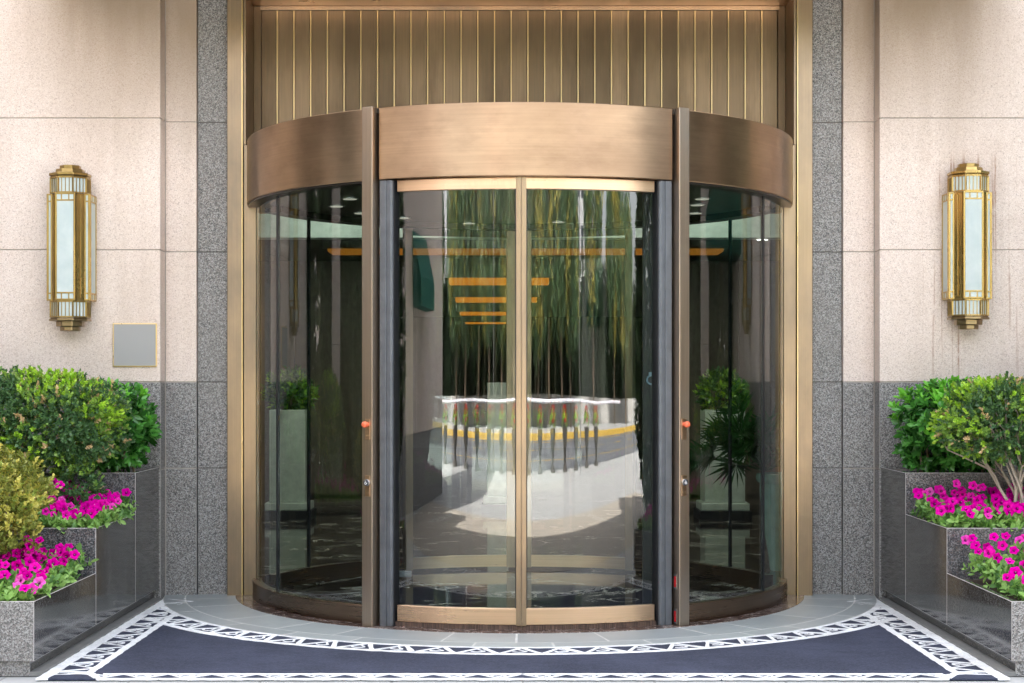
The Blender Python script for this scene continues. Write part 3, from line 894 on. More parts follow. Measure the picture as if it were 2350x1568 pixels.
def make_lamp(x, zt, label):
    t = thing('wall_lamp', label, 'wall lamp', (x, YM, zt - 1.023), 'brass lamps flanking the entrance')
    M0 = Matrix.Translation((x, YM, 0)); cy = -.118
    Z = lambda y: zt - (y - 105) / 1324
    def nb(): m = MB(); m.M = M0; return m
    m = nb()
    m.prism(octo(.119, cy), Z(196), Z(172)); m.prism(octo(.112, cy), Z(205), Z(196.2))
    m.frustum([(octo(.088, cy), Z(171.9)), (octo(.083, cy), Z(163)), (octo(.080, cy), Z(136))]); m.prism(octo(.060, cy), Z(135.9), Z(105))
    m.build('cap', M_LAMPB, t, bevel=.003)
    for nm, ya, yb in (('upper_ring', 205.2, 341), ('lower_ring', 1214, 1352)):
        m = nb(); m.prism(octo(.108, cy), Z(yb), Z(ya)); g = m.build(nm, M_LGLASS, t)
        m = nb()
        hw = .1125; fw = hw * .4142
        for k in range(8):
            if k in (3, 4, 5): pass
            Mk = M0 @ Matrix.Translation((0, cy, 0)) @ Matrix.Rotation(k * PI / 4, 4, 'Z'); m.M = Mk
            for j in range(5):
                xx = -fw + j * fw / 2; wdt = .0065 if j in (0, 4) else .0036
                m.box(xx - wdt / 2, xx + wdt / 2, -hw - .002, -hw + .008, Z(yb) + .001, Z(ya) - .001)
            m.box(-fw, fw, -hw - .0015, -hw + .006, Z(ya) - .010, Z(ya) - .0005); m.box(-fw, fw, -hw - .0015, -hw + .006, Z(yb) + .0005, Z(yb) + .008)
        m.build('glazing_bars', M_LAMPB, g)
    # octagonal core
    m = nb(); m.prism(octo(.104, cy), Z(1213.8), Z(341.2)); m.build('core', M_LAMPB, t, bevel=.002)
    # corner strips on the diagonal facets
    m = nb()
    for k in (1, -1):
        m.M = M0 @ Matrix.Translation((0, cy, 0)) @ Matrix.Rotation(k * PI / 4, 4, 'Z')
        m.box(-.030, -.008, -.110, -.1038, Z(1195), Z(360)); m.box(.008, .030, -.110, -.1038, Z(1195), Z(360))
    m.build('corner_strip', M_LAMPB, t, bevel=.002)
    # panels: (matrix, half width, front y)
    zt_, zb_ = Z(341), Z(1214)
    def panel(Mp, hw, depth, cells, fr, nm, fd=None):
        fd = fd or depth
        m = MB(); m.M = Mp; m.box(-hw + .002, hw - .002, .003, depth, zb_ + .002, zt_ - .002); g = m.build(nm, M_LGLASS, t)
        m = MB(); m.M = Mp
        m.box(-hw, -hw + fr, -.002, fd, zb_, zt_); m.box(hw - fr, hw, -.002, fd, zb_, zt_)
        m.box(-hw + fr, hw - fr, -.0015, fd, zt_ - .010, zt_ - .001); m.box(-hw + fr, hw - fr, -.0015, fd, zb_ + .001, zb_ + .010)
        for zz in (zt_ - .046, zb_ + .046): m.box(-hw + fr, hw - fr, -.001, .006, zz - .0045, zz + .0045)
        w = 2 * (hw - fr)
        for c in range(1, cells):
            # middle cell wider than the outer two
            xx = -hw + fr + w * ((0, .28, .72)[c] if cells == 3 else c / cells)
            for za, zb2 in ((zt_ - .0415, zt_ - .0101), (zb_ + .0101, zb_ + .0415)): m.box(xx - .0035, xx + .0035, -.001, .006, za, zb2)
        m.build('brass_frame', M_LAMPB, g, bevel=.001)
    panel(M0 @ Matrix.Translation((0, -.238, 0)), .062, .13, 3, .011, 'front_panel')
    for s in (-1, 1):
        panel(M0 @ Matrix.Translation((s * .1150, -.165, 0)), .019, .012, 1, .0125, 'edge_panel')
        panel(M0 @ Matrix.Translation((s * .1343, -.084, 0)) @ Matrix.Rotation(s * PI / 2, 4, 'Z'), .069, .055, 3, .010, 'side_panel')
    m = nb(); m.prism(octo(.119, cy), Z(1380), Z(1362)); m.prism(octo(.112, cy), Z(1361.8), Z(1352.2)); m.prism(octo(.080, cy), Z(1424), Z(1380.2)); m.prism(octo(.058, cy), Z(1460), Z(1424.2))
    m.build('finial', M_LAMPD, t, bevel=.003)
    m = nb(); m.box(-.05, .05, -.03, .004, Z(1300), Z(250)); m.build('back_plate', M_LAMPB, t)
    return t


M_LAMPD = metal('dark_lamp_brass', (.36, .27, .15), .3, 'z', .4, .6)
lamp = make_lamp(-2.786, 2.705, 'brass wall lamp on the left, above the grey plaque')
l2 = copy_tree(lamp); l2.location.x = 2.776; l2.location.z += .010
l2['label'] = 'brass wall lamp on the rust-streaked stone at right'

# ------------------------------------------------------------------ planters
XA = 2.262
TIERS = [(-1.02, YM - .002, .833), (-1.93, -1.022, .590), (-3.055, -1.932, .351)]


M_KST = plain('grey_kerb_stone', (.20, .20, .195), .6)


def planter(s, label):
    t = thing('granite_planter', label, 'planter', (s * 3.2, -1.7, 0), 'stepped granite planters')
    XO = 4.7
    def bx(m, x0, x1, *r): a, b = sorted((s * x0, s * x1)); m.box(a, b, *r)
    for i, (y0, y1, z) in enumerate(TIERS):
        m = MB(); th = .03
        L = [(s * XA, y0), (s * XO, y0), (s * XO, y0 + th), (s * (XA + th), y0 + th), (s * (XA + th), y1), (s * XA, y1)]
        m.prism(L, .074, z)                                       # front and aisle slabs meeting at one arris
        bx(m, XO - th, XO, y0 + th, y1, .074, z - .001)
        fr = M_GRAN if i == 2 else M_GRDK
        o = m.build('tier', [M_POL, fr, M_CHAM], t, bevel=.0024, bevmat=2,
                    matfn=lambda n, c: 1 if n.y < -.9 else 0)
        m = MB(); bx(m, XA + th, XO - th, y0 + th, y1 - .001, z - .09, z - .035); m.build('soil', M_SOIL, o)
    m = MB(); bx(m, XA + .028, XO, -3.02, YM - .004, 0, .0735); m.build('toe_plinth', M_POL, t)
    m = MB(); bx(m, XA + .0275, XO, -3.028, -3.0205, 0, .0735); m.build('toe_facing', M_GRAN, t)
    m = MB(); bx(m, XA - .034, XA + .027, -3.03, YM - .05, 0.0, .020); m.build('kerb_strip', M_KST, t)
    return t


planter(-1, 'three-step dark granite planter on the left of the carpet')
planter(1, 'three-step dark granite planter on the right of the carpet')


# ------------------------------------------------------------------ shrubs
def branch(mb, p, d, ln, r, depth):
    p = Vector(p); d = Vector(d).normalized(); pts = [p]; q = p.copy()
    for i in range(3):
        d = (d + Vector(rng.normal(0, .13, 3))).normalized(); q = q + d * ln / 3; pts.append(q.copy())
    mb.tube(pts, [r, r * .88, r * .76, r * .62], 6)
    if depth > 0:
        for k in range(3 if depth > 1 else 2):
            dd = (d + Vector(rng.normal(0, .30, 3)) + Vector((0, 0, .12))).normalized()
            branch(mb, pts[2] if k == 2 else q, dd, ln * .62, r * .6, depth - 1)


def boxwood(name, label, c, rad, base, seed, n, nstem, cat='shrub', pal=L_BOX, probs=(.46, .30, .20, .04), extra=None, stem_m=None, ll=.0225, up=.35, pw=2.7, amp=.16):
    t = thing(name, label, cat, base)
    P, N_, u = shell_points(n, c, rad, pw, seed, .5, amp)
    if extra:
        for (c2, r2, n2) in extra:
            p2, n2_, u2 = shell_points(n2, c2, r2, 2.0, seed + 3, .3, .2); P = np.vstack((P, p2)); N_ = np.vstack((N_, n2_)); u = np.concatenate((u, u2))
    keep = ~((P[:, 1] > YM - .02)); P, N_, u = P[keep], N_[keep], u[keep]
    D = N_ * .8 + np.array((0, 0, up)) + rng.normal(0, .42, P.shape)
    cl = lump(P, seed, 1, 9.0) + rng.normal(0, .35, len(P))
    mi = np.zeros(len(P), int)
    order = np.argsort(cl); m = len(P)
    k = np.cumsum(np.array(probs) * m).astype(int)
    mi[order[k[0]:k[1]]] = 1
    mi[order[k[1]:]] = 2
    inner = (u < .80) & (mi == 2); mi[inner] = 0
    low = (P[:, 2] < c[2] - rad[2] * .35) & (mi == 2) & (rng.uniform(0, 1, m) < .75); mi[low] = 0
    if len(pal) > 3: mi[rng.uniform(0, 1, m) < probs[3]] = 3
    nl = 9
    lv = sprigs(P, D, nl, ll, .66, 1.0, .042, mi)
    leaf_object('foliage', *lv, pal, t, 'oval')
    mb = MB()
    for i in range(nstem):
        a = rng.uniform(0, 2 * PI); b = Vector(base) + Vector((math.cos(a) * .05, math.sin(a) * .05, -.02))
        tgt = Vector((c[0] + rng.uniform(-.7, .7) * rad[0], c[1] + rng.uniform(-.9, .5) * rad[1], c[2] - rad[2] * .2))
        mb = MB(); branch(mb, b, tgt - b, (tgt - b).length * .62, .011, 2); mb.build('stem', stem_m or M_STEM, t, smooth=60)
    return t


def glossy(label, c, rad, base, seed, n, ll=.054):
    t = thing('glossy_shrub', label, 'shrub', base)
    P, N_, u = shell_points(n, c, rad, 3.2, seed, .35, .12)
    keep = ~((P[:, 1] > YM - .02)); P, N_, u = P[keep], N_[keep], u[keep]
    D = N_ * .7 + np.array((0, -.15, .45)) + rng.normal(0, .35, P.shape)
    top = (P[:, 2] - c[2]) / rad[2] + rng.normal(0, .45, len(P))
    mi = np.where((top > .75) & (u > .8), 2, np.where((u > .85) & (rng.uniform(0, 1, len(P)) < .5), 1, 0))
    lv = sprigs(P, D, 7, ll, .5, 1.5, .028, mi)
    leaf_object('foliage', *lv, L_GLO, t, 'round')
    mb = MB()
    for i in range(5):
        b = Vector(base) + Vector((rng.uniform(-.7, .7) * rad[0], rng.uniform(-.4, .2) * rad[1], -.03))
        mb = MB(); branch(mb, b, (rng.uniform(-.2, .2), 0, 1), rad[2] * .9, .010, 1); mb.build('stem', M_STEM, t, smooth=60)


glossy('broad-leaved glossy green shrub in the top step of left planter', (-2.485, -.70, 1.10), (.215, .26, .235), (-2.48, -.70, .80), 2, 560)
glossy('broad-leaved glossy green shrub in the top step of right planter', (2.605, -.70, 1.085), (.275, .26, .235), (2.60, -.70, .80), 5, 640)
boxwood('boxwood_shrub', 'wide clipped boxwood with lime tips and a leafy base, left planter', (-2.84, -1.30, 1.135), (.56, .36, .235), (-2.78, -1.35, .56), 3.0, 4300, 7,
        extra=[((-2.50, -1.42, .76), (.14, .12, .2), 260), ((-2.95, -1.45, .80), (.35, .2, .16), 350)], stem_m=M_STEMD)
boxwood('boxwood_shrub', 'rounded boxwood with yellow tips on bare forked stems, right planter', (2.93, -1.40, 1.15), (.53, .36, .215), (2.76, -1.56, .56), 8.0, 3900, 16, stem_m=M_STEMG)
boxwood('golden_shrub', 'pale yellow-green shrub in the lowest step of the left planter', (-2.84, -2.35, .80), (.42, .30, .24), (-2.75, -2.45, .33), 4.0, 1900, 7, pal=L_YEL, probs=(.30, .42, .28, 0), ll=.022, up=.9, pw=2.2,
        extra=[((-2.62, -2.38, .62), (.2, .2, .16), 350)])


# ------------------------------------------------------------------ petunias
def flower_mesh(seed):
    r = random.Random(seed)
    V, F = [(0, 0, -.004)], []
    rings = [(.005, .001), (.012, .008), (.021, .0125), (.0285, .0115)]
    nS = 30
    for k, (rr, zz) in enumerate(rings):
        for i in range(nS):
            a = 2 * PI * i / nS
            lobe = 1 + (.11 * math.cos(5 * a) + .03 * math.sin(3 * a + seed)) * (k / 3)
            wv = .0035 * math.sin(5 * a + 1 + seed) * (k / 3) + r.uniform(-.0008, .0008) * (k / 3)
            V.append((rr * lobe * math.cos(a), rr * lobe * math.sin(a), zz + wv - .012))
    F += [(0, 1 + i, 1 + (i + 1) % nS) for i in range(nS)]
    for k in range(3):
        for i in range(nS):
            F.append((1 + k * nS + i, 1 + (k + 1) * nS + i, 1 + (k + 1) * nS + (i + 1) % nS, 1 + k * nS + (i + 1) % nS))
    # short tube behind
    b = len(V)
    for rr, zz in ((.0045, -.008), (.0025, -.035)):
        for i in range(8): V.append((rr * math.cos(2 * PI * i / 8), rr * math.sin(2 * PI * i / 8), zz))
    F += [(b + i, b + 8 + i, b + 8 + (i + 1) % 8, b + (i + 1) % 8) for i in range(8)]
    c = len(V); V += [(.0022, 0, .001), (-.0011, .0019, .001), (-.0011, -.0019, .001), (0, 0, .004)]
    st = [(c, c + 1, c + 3), (c + 1, c + 2, c + 3), (c + 2, c, c + 3)]
    me = bpy.data.meshes.new('bloom'); me.from_pydata(V, [], F + st)
    me.materials.append(M_PETAL); me.materials.append(M_STAMEN)
    mi = [0] * len(F) + [1] * 3
    me.polygons.foreach_set('material_index', mi); me.polygons.foreach_set('use_smooth', [True] * len(mi)); me.update()
    return me


FM = [flower_mesh(i) for i in range(5)]


def petunias(label, x0, x1, y0, y1, zs, hgt, n, taller=(), base=None, density=650):
    """x0..x1, y0 (front)..y1 (back) bed; hgt(x,y) mound height above soil"""
    t = thing('petunia_plant', label, 'flowers', ((x0 + x1) / 2, (y0 + y1) / 2, zs), 'petunias in the stepped planters')
    # foliage
    m = density
    X = rng.uniform(x0, x1, m); Y = y0 + (y1 - y0) * rng.uniform(0, 1, m) ** 1.1
    H = np.array([hgt(a, b) for a, b in zip(X, Y)])
    Zp = zs + H * rng.uniform(.25, .95, m)
    P = np.stack((X, Y, Zp), 1)
    D = np.array((0, -.25, .8)) + rng.normal(0, .6, (m, 3))
    mi = rng.choice([0, 1], m, p=[.66, .34])
    lv = sprigs(P, D, 5, .040, .55, 1.6, .03, mi)
    leaf_object('foliage', *lv, L_PET, t, 'round')
    spots = []
    tries = 0
    while len(spots) < n and tries < n * 60:
        tries += 1
        x = rng.uniform(x0, x1); y = y0 + (y1 - y0) * rng.uniform(0, 1) ** 1.25; h = hgt(x, y)
        p = Vector((x, y, zs + h + rng.uniform(.02, .06)))
        if all((p - q).length > .031 for q in spots): spots.append(p)
    for (x, y, z) in taller: spots.append(Vector((x, y, z)))
    for i, p in enumerate(spots):
        o = bpy.data.objects.new('bloom', FM[int(rng.integers(0, 5))]); COL.objects.link(o)
        nrm = Vector((rng.normal(-.02 * np.sign(x0) * 8, .35), -1.0 + rng.normal(0, .3), .42 + rng.normal(0, .3)))
        o.location = p; sc = rng.uniform(.72, 1.06); o.scale = (sc, sc, sc)
        q = nrm.to_track_quat('Z', 'Y'); o.rotation_mode = 'QUATERNION'
        o.rotation_quaternion = q @ Vector((0, 0, 1)).rotation_difference(Vector((0, 0, 1)))
        adopt(o, t)
    return t


# left, middle step (soil .555)
petunias('magenta petunias in the middle step of the left planter', -2.74, -2.25, -1.91, -1.08, .555, lambda x, y: .06 + .07 * (y + 1.93) / .8 + .06 * max(0, -(x + 2.5)) / .2, 68,
         [tuple(at(px, py, 8.9)) for px, py in ((122, 1108), (138, 1113), (84, 1146), (118, 1146), (124, 1163), (140, 1158), (133, 1178))], density=520)
petunias('magenta petunias in the lowest step of the left planter', -2.95, -2.285, -3.03, -2.00, .316, lambda x, y: .05 + .10 * (y + 3.05) / 1.0 + .05 * max(0, -(x + 2.55)) / .3, 93,
         [tuple(at(px, py, 8.2)) for px, py in ((62, 1238), (70, 1252), (90, 1240), (66, 1268), (38, 1270), (15, 1275), (50, 1262))], density=760)
petunias('magenta petunias under the bare stems in the right planter', 2.275, 3.05, -1.91, -1.10, .555, lambda x, y: .07 + .06 * (y + 1.93) / .8 + .03 * max(0, x - 2.5), 95,
         [tuple(at(px, py, 9.2)) for px, py in ((2196, 1110), (2232, 1114), (2256, 1118), (2246, 1120), (2107, 1136))], density=760)
petunias('magenta petunias in the lowest step of the right planter', 2.33, 2.95, -3.0, -2.0, .316, lambda x, y: .06 + .11 * (y + 3.05) / 1.0 + .05 * max(0, x - 2.5) / .3, 92,
         [tuple(at(px, py, 8.2)) for px, py in ((2281, 1232), (2308, 1230), (2300, 1252), (2275, 1262))], density=700)

# ------------------------------------------------------------------ carpet
cp = thing('entrance_carpet', 'navy blue carpet with white patterned border before the door', 'carpet', (0, -2.6, 0))
YF, RA, XE = -3.145, 2.268, 2.226
ZC = .009
mb = MB()
xs = sorted(set([-XE + i * (2 * XE) / 120 for i in range(121)]))
def arcy(x, r): return -math.sqrt(max(r * r - x * x, .0))
n = len(xs)
vs = []
for x in xs:
    yb = min(arcy(x, RA), -.30)
    x_ = max(-XE + .005, min(XE - .005, x))
    vs += [(x_, YF + .005, ZC), (x_, yb - .004, ZC), (x_, YF + .005, 0.001), (x_, yb - .004, 0.001)]
fs = []
for i in range(n - 1):
    a, b = 4 * i, 4 * i + 4
    fs += [(a, b, b + 1, a + 1), (a + 2, a + 3, b + 3, b + 2), (a, a + 2, b + 2, b), (a + 1, b + 1, b + 3, a + 3)]
fs += [(0, 1, 3, 2), (4 * n - 4, 4 * n - 2, 4 * n - 1, 4 * n - 3)]
mb.add(vs, fs); mb.build('navy_pile', M_NAVY, cp)
wp = MB(); TOP, BOT = ZC + .003, .002


EPS = [0]


def strip_poly(fn, poly, sub=.04):
    """lay polygon (s,t list, convex quad ordered) through mapping fn, split along s"""
    (s0, t0), (s1, t1), (s2, t2), (s3, t3) = poly            # p0->p1 along s (low t), p3->p2 along s (high t)
    k = max(1, int(max(abs(s1 - s0), abs(s2 - s3)) / sub))
    v = []; EPS[0] = (EPS[0] + 1) % 37; TOP = ZC + .002 + EPS[0] * 4e-5
    for i in range(k + 1):
        u = i / k
        a = fn(s0 + (s1 - s0) * u, t0 + (t1 - t0) * u); b = fn(s3 + (s2 - s3) * u, t3 + (t2 - t3) * u)
        ja = .0035 * math.sin(a[0] * 61 + a[1] * 47) + .002 * math.sin(a[0] * 171 - a[1] * 133); jb = .0035 * math.sin(b[0] * 61 + b[1] * 47) + .002 * math.sin(b[0] * 171 - b[1] * 133)
        a = (a[0] + ja * .6, a[1] + ja); b = (b[0] + jb * .6, b[1] + jb)
        v += [(*a, TOP), (*b, TOP), (*a, BOT), (*b, BOT)]
    f = []
    for i in range(k):
        a, b = 4 * i, 4 * i + 4
        f += [(a, b, b + 1, a + 1), (a, a + 2, b + 2, b), (a + 1, b + 1, b + 3, a + 3)]
    f += [(0, 1, 3, 2), (4 * k, 4 * k + 2, 4 * k + 3, 4 * k + 1)]
    wp.add(v, f)


def bar(fn, p, q, w):
    d = Vector((q[0] - p[0], q[1] - p[1])); k = Vector((-d.y, d.x)).normalized() * w / 2
    strip_poly(fn, [(p[0] - k.x, p[1] - k.y), (q[0] - k.x, q[1] - k.y), (q[0] + k.x, q[1] + k.y), (p[0] + k.x, p[1] + k.y)], .03)


def border(fn, s0, s1, t0, t1, edge0, edge1, per=.232, flip=False, bw=.030):
    """two lines with a zigzag and hooks between them"""
    strip_poly(fn, [(s0, t0), (s1, t0), (s1, t0 + edge0), (s0, t0 + edge0)])
    strip_poly(fn, [(s0, t1 - edge1), (s1, t1 - edge1), (s1, t1), (s0, t1)])
    a, b = t0 + edge0 * .5, t1 - edge1 * .5
    k = max(1, round((s1 - s0) / per)); p = (s1 - s0) / k
    for i in range(k):
        s = s0 + i * p; m = s + p * .46
        lo, hi = (a, b) if not flip else (b, a)
        bar(fn, (s, lo), (m, hi), bw); bar(fn, (m, hi), (s + p, lo), bw * .75)
        # hook inside the wide triangle
        h = hi - lo; cx, cy = m + p * .49, lo + h * .62
        pr = None
        for j in range(6):
            w = R(-40 + j * 44)
            q = (cx + .024 * math.cos(w) * 1.3, cy + .021 * math.sin(w) * (1 if not flip else -1))
            if pr: bar(fn, pr, q, .012)
            pr = q
        bar(fn, (cx + .018, cy - .2 * h * .4), (cx - .012, cy - h * .32), .010)


A_END = math.degrees(math.acos(.62 / 2.3))
RM = 2.36
# arc border: s = arc length, t = distance beyond the slate edge
farc = lambda s, t: ((RA + t) * math.sin(s / RM), -(RA + t) * math.cos(s / RM))
SA = RM * R(60.5)
border(farc, -SA, SA, 0.0, .225, .022, .042, .205, bw=.026)
for sg in (-1, 1): strip_poly(farc, [(sg * SA, 0), (sg * RM * R(80), 0), (sg * RM * R(80), .04), (sg * SA, .034)])
# front border
ffr = lambda s, t: (s, YF + t)
border(ffr, -1.95, 1.95, .0, .128, .008, .026, .205, bw=.023)
# side borders, from the planter inwards: plain white edge, pattern, line
for sg in (-1, 1):
    fs_ = lambda s, t, sg=sg: (sg * (XE - t), s)
    border(fs_, YF + .17, -.42, .0, .225, .055, .038, .222, flip=False, bw=.018)
    # fan of stripes in the outer corners
    for j in range(5):
        bar(lambda s, t: (s, t), (sg * (XE - .05 - .03 * j), YF + .10 + .012 * j), (sg * (XE - .20 - .03 * j), YF + .150 - .024 * j), .010)
        bar(lambda s, t: (s, t), (sg * (XE - .06), -.40 + .02 * j - .03), (sg * (XE - .20), -.44 - .004 * j + .035 * (j - 2)), .009)
    strip_poly(lambda s, t, sg=sg: (sg * (XE - t), s), [(YF, 0), (YF + .17, 0), (YF + .17, .063), (YF, .05)])
    bar(lambda s, t: (s, t), (sg * (XE - .19), YF + .16), (sg * (XE - .03), YF + .18), .03)
    bar(lambda s, t: (s, t), (sg * (XE - .19), YF + .175), (sg * 1.95, YF + .02), .034)
wp.build('white_border', M_WPILE, cp, recalc=True)

# ------------------------------------------------------------------ the street, seen in the glass
def flower_post(x, y):
    t = thing('flower_post', 'steel post topped by a small planter of red flowers across the forecourt', 'post', (x, y, 0), 'flower posts along the kerb')
    mb = MB(); mb.lathe([(.26, 0), (.23, .06), (.11, .14), (.12, .3), (.24, .48), (.27, .74), (.23, .75)], c=(x, y, 0), n=14); mb.build('body', M_POSTD, t, smooth=40)
    P, N_, u = shell_points(60, (x, y, .86), (.30, .30, .15), 2, x); lv = sprigs(P, N_, 5, .09, .5, 1, .04, rng.choice([0, 1], 60)); leaf_object('foliage', *lv, [L_BOX[1], L_BOX[2]], t)
    P, N_, u = shell_points(40, (x, y, 1.0), (.2, .2, .12), 2, x); lv = sprigs(P, N_, 5, .07, .7, 1, .03, np.zeros(40, int)); leaf_object('blossom', *lv, [M_REDF], t)
    return t


M_POSTD = plain('dark_post_paint', (.075, .07, .062), .5)
M_REDF = plain('red_petals', (.65, .02, .02), .6)
fp = None
for i in range(15):
    x = -11.0 + i * 1.47
    if fp is None: fp = flower_post(x, -16.9); fp.scale = (1, 1, .84)
    else:
        c = copy_tree(fp); c.location.x = x
mb = MB(); mb.tube([(-14 + i * .5, -16.7, 1.03 + .012 * math.sin(i * .5)) for i in range(57)], .032, 6)
def tape_mat():
    g = G('striped_tape')
    x = g.n('SeparateXYZ', {0: g.pos()}, out=0)
    w = g.ramp(g.math('FRACT', g.math('MULTIPLY', x, 2.2)), [(0, (.75, .76, .8)), (.5, (.6, .12, .12)), (.58, (.75, .76, .8)), (.8, (.12, .25, .6)), (.88, (.75, .76, .8))], 'CONSTANT')
    return g.done(g.pbr(Base_Color=w, Roughness=.5))
tag(mb.build('barrier_tape', tape_mat()), 'white tape with red and blue dashes strung along the kerb', 'tape')

trees = []


def make_tree(seed, h):
    t = thing('street_tree', 'tall willow-like street tree across the road', 'tree', (0, 0, 0), 'street trees reflected in the glass')
    mb = MB(); mb.tube([(0, 0, 0), (.1, .05, h * .3), (-.05, 0, h * .6), (.05, 0, h * .9)], [.22, .16, .1, .03], 8)
    for k in range(7):
        a = k * 2.4; zb = h * (.28 + .08 * k)
        mb.tube([(0, 0, zb), (math.cos(a) * 1.0, math.sin(a) * 1.0, zb + .9), (math.cos(a) * 1.8, math.sin(a) * 1.8, zb + 1.3)], [.07, .05, .02], 6)
    mb.build('trunk', M_STEMD, t, smooth=60)
    # drooping strands of leaves
    N = 900
    d = unit(rng.normal(size=(N, 3))); q = d * np.array((2.5, 2.5, h * .33)) * rng.uniform(.35, 1, (N, 1)) ** .5 + np.array((0, 0, h * .72))
    Ps, mi = [], []
    for p, g_ in zip(q, (lump(q, seed, 1, 1.3) > .55)):
        L = rng.uniform(.7, 2.0); k = int(L / .15)
        for j in range(k):
            Ps.append(p + np.array((rng.normal(0, .09), rng.normal(0, .09), -j * .15))); mi.append(1 if g_ else 0)
    Ps = np.array(Ps); m = len(Ps)
    D = np.array((0, 0, -1.0)) + rng.normal(0, .45, (m, 3)); Nn = rng.normal(size=(m, 3))
    leaf_object('crown', Ps, D, Nn, rng.uniform(.24, .42, m), rng.uniform(.09, .16, m), np.array(mi), L_TREE, t)
    return t


protos = [make_tree(i * 2.1 + 1, hh) for i, hh in enumerate((8.6, 7.8, 9.4))]
tx = [(-30, -33), (-26, -32), (-22.4, -33), (-15.8, -32.6), (-12.8, -31.5), (-9.8, -32.5), (-7.0, -31.5), (-4.2, -32.3), (-1.4, -31.6), (1.3, -32.4), (4.0, -32.6), (6.6, -33), (9.4, -31.8), (11.8, -32.6), (18.6, -33), (26, -33), (30, -32), (-6, -37), (11, -38)]
for i, (x, y) in enumerate(tx):
    o = protos[i] if i < 3 else copy_tree(protos[i % 3])
    o.location = (x, y, .13); o.rotation_euler.z = i * 1.3; s = .9 + .25 * ((i * 37) % 10) / 10; o.scale = (s, s, s)

# hedge and wall beyond the road
t = thing('boundary_wall', 'low grey wall with a dark hedge beyond the far pavement', 'wall', (0, -35, 0))
mb = MB(); mb.box(-45, 45, -35.2, -35.0, .131, .9); mb.build('masonry', M_CONC, t)
P = np.stack((rng.uniform(-45, 45, 12000), rng.uniform(-36.4, -35.4, 12000), rng.uniform(.2, 5.0, 12000)), 1)
lv = sprigs(P, rng.normal(size=P.shape) + np.array((0, .6, .6)), 4, .34, .5, 1, .1, np.zeros(len(P), int)); leaf_object('hedge', *lv, L_TREE[2:], t)
mb = MB()
for k in range(60): mb.box(-45 + k * 1.5, -43.5 + k * 1.5, -36.2, -35.75 + .1 * math.sin(k * 2.1), .131, 4.3 + .35 * math.sin(k * 1.7))
mb.build('hedge_core', plain('hedge_shade', (.018, .028, .014), .9), t)
for lb, x, hh, col in (('pale tower building far beyond the trees', 26, 15, (.45, .45, .46)), ('grey office block far beyond the trees', -34, 13, (.38, .38, .4))):
    t = thing('distant_building', lb, 'building', (x, -72, 0))
    mb = MB(); mb.box(x - 7, x + 7, -76, -66, 0, hh); mb.build('wall', plain('render_' + str(x), col, .8), t)
    mb = MB()
    for k in range(int(hh // 3) - 1):
        for j in range(6): mb.box(x - 6.2 + j * 2.1, x - 4.8 + j * 2.1, -66.06, -65.97, 1.6 + k * 3, 3.2 + k * 3)
    mb.build('windows', M_BLACKP, t)
    mb = MB(); mb.box(x - 7.2, x + 7.2, -76.2, -65.8, hh, hh + .6); mb.build('roof', M_CONC, t)

# side wing with awning on the left, awning on the right
t = thing('hotel_wing', 'stone side wing of the hotel on the left of the forecourt', 'building', (-7.2, -7.5, 0))
mb = MB()
for i, (z0, z1) in enumerate(((.822, 2.9), (2.91, 5.0), (5.01, 7.1), (7.11, 8.6))):
    for y0, y1 in ((-10.8, -8.8), (-8.79, -7.0), (-6.99, -5.2)): mb.box(-9.2, -6.2, y0, y1, z0, z1)
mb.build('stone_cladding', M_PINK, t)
mb = MB(); mb.box(-9.19, -6.19, -10.81, -5.19, 0, .815); mb.build('granite_plinth', M_GRAN, t)
for lb, x0, x1, y0, y1 in (('green canvas awning on the left side wing', -6.19, -5.45, -8.6, -7.2), ('green canvas awning on the right of the facade', 3.6, 4.7, -1.6, YM)):
    t = thing('awning', lb, 'awning', ((x0 + x1) / 2, (y0 + y1) / 2, 2.4), 'green awnings')
    mb = MB()
    if x0 < 0: mb.add([(x0, y0, 2.95), (x0, y1, 2.95), (x1, y1, 2.45), (x1, y0, 2.45), (x0, y0, 2.15), (x0, y1, 2.15), (x1, y1, 2.15), (x1, y0, 2.15)], [(0, 1, 2, 3), (4, 5, 6, 7), (0, 4, 7, 3), (1, 2, 6, 5), (2, 3, 7, 6), (0, 1, 5, 4)])
    else: mb.add([(x0, y1, 3.6), (x1, y1, 3.6), (x1, y0, 2.6), (x0, y0, 2.6), (x0, y1, 2.3), (x1, y1, 2.3), (x1, y0, 2.3), (x0, y0, 2.3)], [(0, 1, 2, 3), (4, 5, 6, 7), (0, 4, 7, 3), (1, 2, 6, 5), (2, 3, 7, 6), (0, 1, 5, 4)])
    mb.build('canvas', M_AWN, t)

for i, (x, y) in enumerate(((-4.75, -1.75), (-4.85, -3.6), (4.75, -1.75), (4.85, -3.6))):  # piers added out of frame for grey streaks in the side glass
    t = thing('added_pier', 'slim square pink stone pier added out of frame to streak the side glass', 'pier', (x, y, 0), 'stone piers added beside the facade')
    mb = MB()
    for k in range(4): mb.box(x - .17, x + .17, y - .17, y + .17, .815 + k * .85, 1.66 + k * .85)
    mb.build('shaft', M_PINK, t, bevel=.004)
    mb = MB(); mb.box(x - .19, x + .19, y - .19, y + .19, 0, .81); mb.build('plinth', M_GRAN, t, bevel=.004)
    mb = MB(); mb.box(x - .2, x + .2, y - .2, y + .2, 4.215, 4.30); mb.build('coping', M_CONC, t, bevel=.006)
